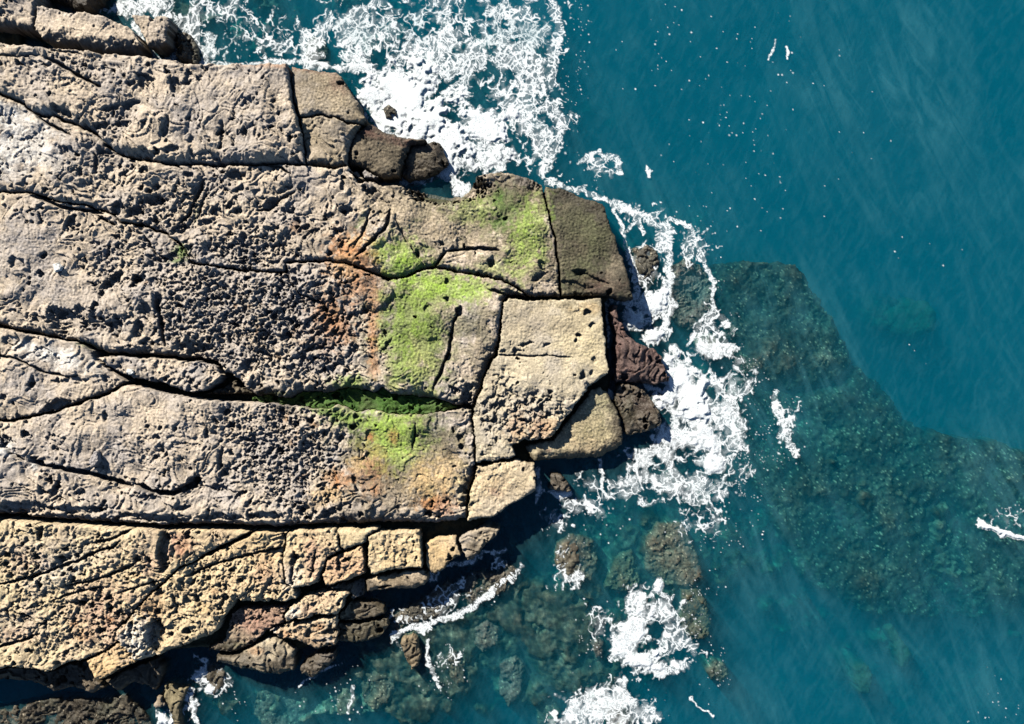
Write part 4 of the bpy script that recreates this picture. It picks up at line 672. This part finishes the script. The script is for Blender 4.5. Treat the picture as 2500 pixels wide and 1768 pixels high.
    tag(o, label, 'sea foam', 'sea foam around the point', 'stuff'); return o
foam('great white mass of surf filling the north cove', (425,-60,1330,450),
 [(905,235,130,120,0,1.55),(860,180,80,50,-20,1.25),(1000,310,110,80,0,1.5),(1080,290,110,70,0,1.35),(1000,370,80,40,0,1.35),(1110,345,60,50,0,1.15),(930,405,60,16,0,1.2),(1040,425,40,24,0,1.15),(820,150,90,30,-15,1.0),
  (990,120,190,120,0,.80),(1150,130,110,150,0,.76),(1180,250,90,130,0,.78),(1220,310,60,70,0,.78),(820,70,170,90,0,.72),(630,110,110,50,0,.58),(560,60,120,70,0,.46),(480,112,42,52,0,.92),(470,20,130,50,0,.58),(700,105,60,50,0,.8),(1000,-30,300,60,0,.62),(1130,30,120,60,0,.7),(970,345,60,60,0,1.0),(740,150,70,14,-8,1.0),(650,138,80,12,0,.9),(940,60,60,50,0,.5)],
 [(14,.66,[(1235,-30),(1252,60),(1238,150),(1228,200)]),(12,.74,[(1235,235),(1262,285),(1250,335),(1215,385)]),(8,.8,[(450,150),(500,148),(560,146),(640,140)])],
 [(1290,60,60,200,0,.35),(1260,200,60,150,0,.4),(560,80,140,90,0,.3),(1280,380,50,50,0,.35)], mound=.42)
foam('thin surf washing round the small rocks, top left', (150,-60,450,160),
 [(330,10,90,34,0,.95),(265,22,50,20,0,.95),(205,8,40,20,0,.5),(420,55,60,50,0,.72),(345,122,24,14,0,.85),(390,118,14,26,0,.85),(380,40,30,30,0,.8),(310,70,14,30,30,.9),(140,2,40,14,0,.7),(445,100,16,50,0,.7)],
 [(5,.9,[(312,88),(325,108),(345,128),(385,130)])], mound=.1)
foam('lacy foam curl off the top of the corner slab', (1220,330,1400,480),
 [(1345,372,46,30,-20,.66),(1300,420,60,20,-10,.5)], [(7,.74,[(1225,405),(1290,425),(1350,445),(1378,465)]),(8,.78,[(1300,365),(1340,345),(1380,355),(1388,385)])],
 [(1330,390,80,50,0,.35)], mound=.05)
foam('swirling foam strands and white tongue beside the corner slab', (1370,440,1660,800),
 [(1440,480,60,30,0,.66),(1450,600,55,70,0,.62),(1462,690,42,50,0,1.35),(1432,715,40,38,0,1.4),(1460,752,34,28,0,1.4),(1490,680,18,70,0,1.2),(1490,540,26,60,0,.8),(1560,560,50,50,0,.55),(1590,740,60,60,0,.66),(1430,670,30,30,0,1.1)],
 [(9,.9,[(1380,458),(1440,480),(1490,510),(1503,570),(1500,640),(1508,700)]),(6,.78,[(1400,520),(1430,500),(1442,520)]),(7,.8,[(1500,490),(1545,508),(1565,560),(1590,610),(1602,650),(1598,700),(1585,740),(1610,775)]),(5,.9,[(1412,560),(1425,620),(1436,665)]),(5,.8,[(1378,470),(1402,540),(1420,610),(1432,665)]),(4,.72,[(1600,690),(1560,745),(1545,780)])],
 [(1560,520,100,90,0,.35),(1620,700,40,120,0,.25)], mound=.3)
foam('biggest white plume, rushing off the maroon boulder', (1200,770,1760,1240),
 [(1530,830,52,60,0,1.45),(1555,900,60,70,0,1.4),(1580,980,46,70,0,1.3),(1500,890,46,34,0,1.2),(1600,1040,44,36,0,1.15),(1570,940,105,160,0,.86),(1600,790,60,40,0,.9),(1640,940,50,190,0,.68),(1540,1085,140,60,0,.7),(1440,1070,70,60,0,.72),(1440,1040,40,34,0,.84),(1350,1100,90,40,0,.52),(1300,1130,70,50,0,.55),(1262,1106,34,14,0,1.2),(1250,1165,50,40,0,.5),(1560,1170,90,50,0,.46),(1500,980,60,50,0,.9)],
 [(6,.8,[(1610,800),(1640,780),(1635,770)]),(5,.8,[(1345,1030),(1352,1080),(1358,1110)]),(5,1.0,[(1440,862),(1470,872),(1500,880)]),(6,.7,[(1205,1050),(1212,1090),(1200,1130)])],
 [(1680,980,60,260,0,.5),(1600,1180,120,90,0,.35),(1300,1160,130,70,0,.35),(1640,1100,80,90,0,.4)], mound=.4, milk=.35)
foam('blue shaded foam in the slots between the point boulders', (1335,655,1440,905),
 [(1355,690,10,30,0,.7),(1361,866,14,16,0,.85)], [(5,.85,[(1352,668),(1380,672),(1420,676)]),(4,.8,[(1354,680),(1361,720),(1364,780)]),(5,.9,[(1352,850),(1370,868),(1376,895)])], mound=.02, s=1.2)
foam('drifting foam streak above the wide reef', (1700,830,1840,1120),
 [(1760,960,24,70,-25,.66)], [(9,.82,[(1735,890),(1752,935),(1765,985),(1790,1020)])], [(1765,980,50,120,0,.45)], mound=.02)
foam('bright southern foam burst over the square rock', (1290,1270,1660,1640),
 [(1425,1410,54,80,0,1.12),(1440,1485,50,44,0,1.35),(1385,1450,30,40,0,1.15),(1478,1310,14,30,0,1.2),(1430,1345,60,46,0,.85),(1490,1370,60,40,0,.75),(1510,1440,60,70,0,.66),(1512,1490,40,26,0,.85),(1475,1505,40,22,0,1.0),(1340,1390,36,50,0,.5)],
 [(1.8,1.2,[(1552,1560),(1558,1580),(1574,1598),(1596,1607)])], [(1560,1400,60,120,0,.35),(1340,1420,70,90,0,.35),(1600,1500,50,90,0,.35),(1600,1300,40,60,0,.3)], mound=.35, milk=.2)
foam('wide foam lace at the bottom edge', (1210,1505,1500,1700),
 [(1345,1590,100,70,0,.86),(1380,1575,50,40,0,.95),(1300,1610,80,60,0,.72),(1440,1600,60,40,0,.68),(1400,1650,120,40,0,.7)], [(7,.8,[(1400,1520),(1390,1560),(1370,1590)])], [(1450,1600,60,60,0,.4)], mound=.05, milk=.25)
foam('foam on the round dark rock south of the point', (1220,1180,1350,1360), [(1262,1270,30,50,0,.62),(1295,1300,18,30,0,.85)], (), [(1280,1290,60,60,0,.4)], mound=.0)
foam('ragged foam band between ledge tip and upright stone', (850,1225,1180,1600),
 [(940,1408,30,14,10,1.3),(1000,1340,70,46,30,.62),(930,1380,60,30,0,.55),(1010,1470,40,36,0,.52),(975,1290,30,30,0,.6),(1120,1260,20,20,0,.7),(890,1440,16,20,0,.7)],
 [(7,1.0,[(880,1428),(920,1408),(965,1396),(1015,1384),(1050,1368),(1075,1345),(1110,1322),(1145,1290)]),(5,.85,[(958,1300),(1000,1272),(1045,1262),(1090,1243),(1132,1232)]),(5,.8,[(955,1440),(962,1480),(972,1512),(990,1540)]),(5,.7,[(1150,1300),(1165,1270)])],
 [(1000,1520,80,60,0,.35),(1100,1330,60,60,0,.3)], mound=.12)
foam('small white rush down the gully, lower left', (350,1450,560,1700),
 [(445,1522,24,36,0,1.45),(468,1545,18,12,0,1.3),(430,1575,22,40,0,.9),(366,1612,34,26,0,1.45),(455,1480,22,16,0,1.2),(505,1530,30,40,0,.5)], [(7,1.0,[(430,1560),(440,1600),(452,1650)])], [(520,1560,50,60,0,.35)], mound=.3)
foam('sparse foam threads below the tan boulder', (640,1480,860,1640), (), [(3,.75,[(672,1540),(720,1500),(755,1492)]),(4,.72,[(795,1540),(785,1570),(778,1600)])], [(760,1540,120,80,0,.3)], mound=0)
foam('curling white crest at the right edge', (2150,1130,2480,1250),
 [(2260,1160,80,30,10,.4)], [(7,1.35,[(2196,1172),(2225,1184),(2250,1198),(2300,1206),(2420,1215)]),(5,1.1,[(2190,1165),(2205,1178)])], [(2260,1150,60,30,0,.3)], mound=.25, milk=.25)
foam('white bubbles scattered over the open turquoise water', (1250,-60,2440,1640), (), [(2.2,1.1,[(1738,95),(1732,115),(1720,130)]),(2,1.2,[(1765,110),(1770,125),(1768,135)]),(3,1.3,[(1452,372),(1458,382),(1456,396)])],
 [(1500,120,150,160,0,.07),(1650,250,160,260,0,.10),(1800,130,120,120,0,.05),(1550,330,120,120,0,.08),(1720,420,80,120,0,.09),(1620,560,80,80,0,.05),(2080,560,90,90,0,.05),(2060,790,40,60,0,.05),(2232,1520,30,80,0,.22),(2265,1590,60,30,0,.14),(2180,1600,40,40,0,.1),(1700,60,120,60,0,.06),(1900,330,120,200,0,.03)], mound=0, s=1.7, name='foam_bubbles')
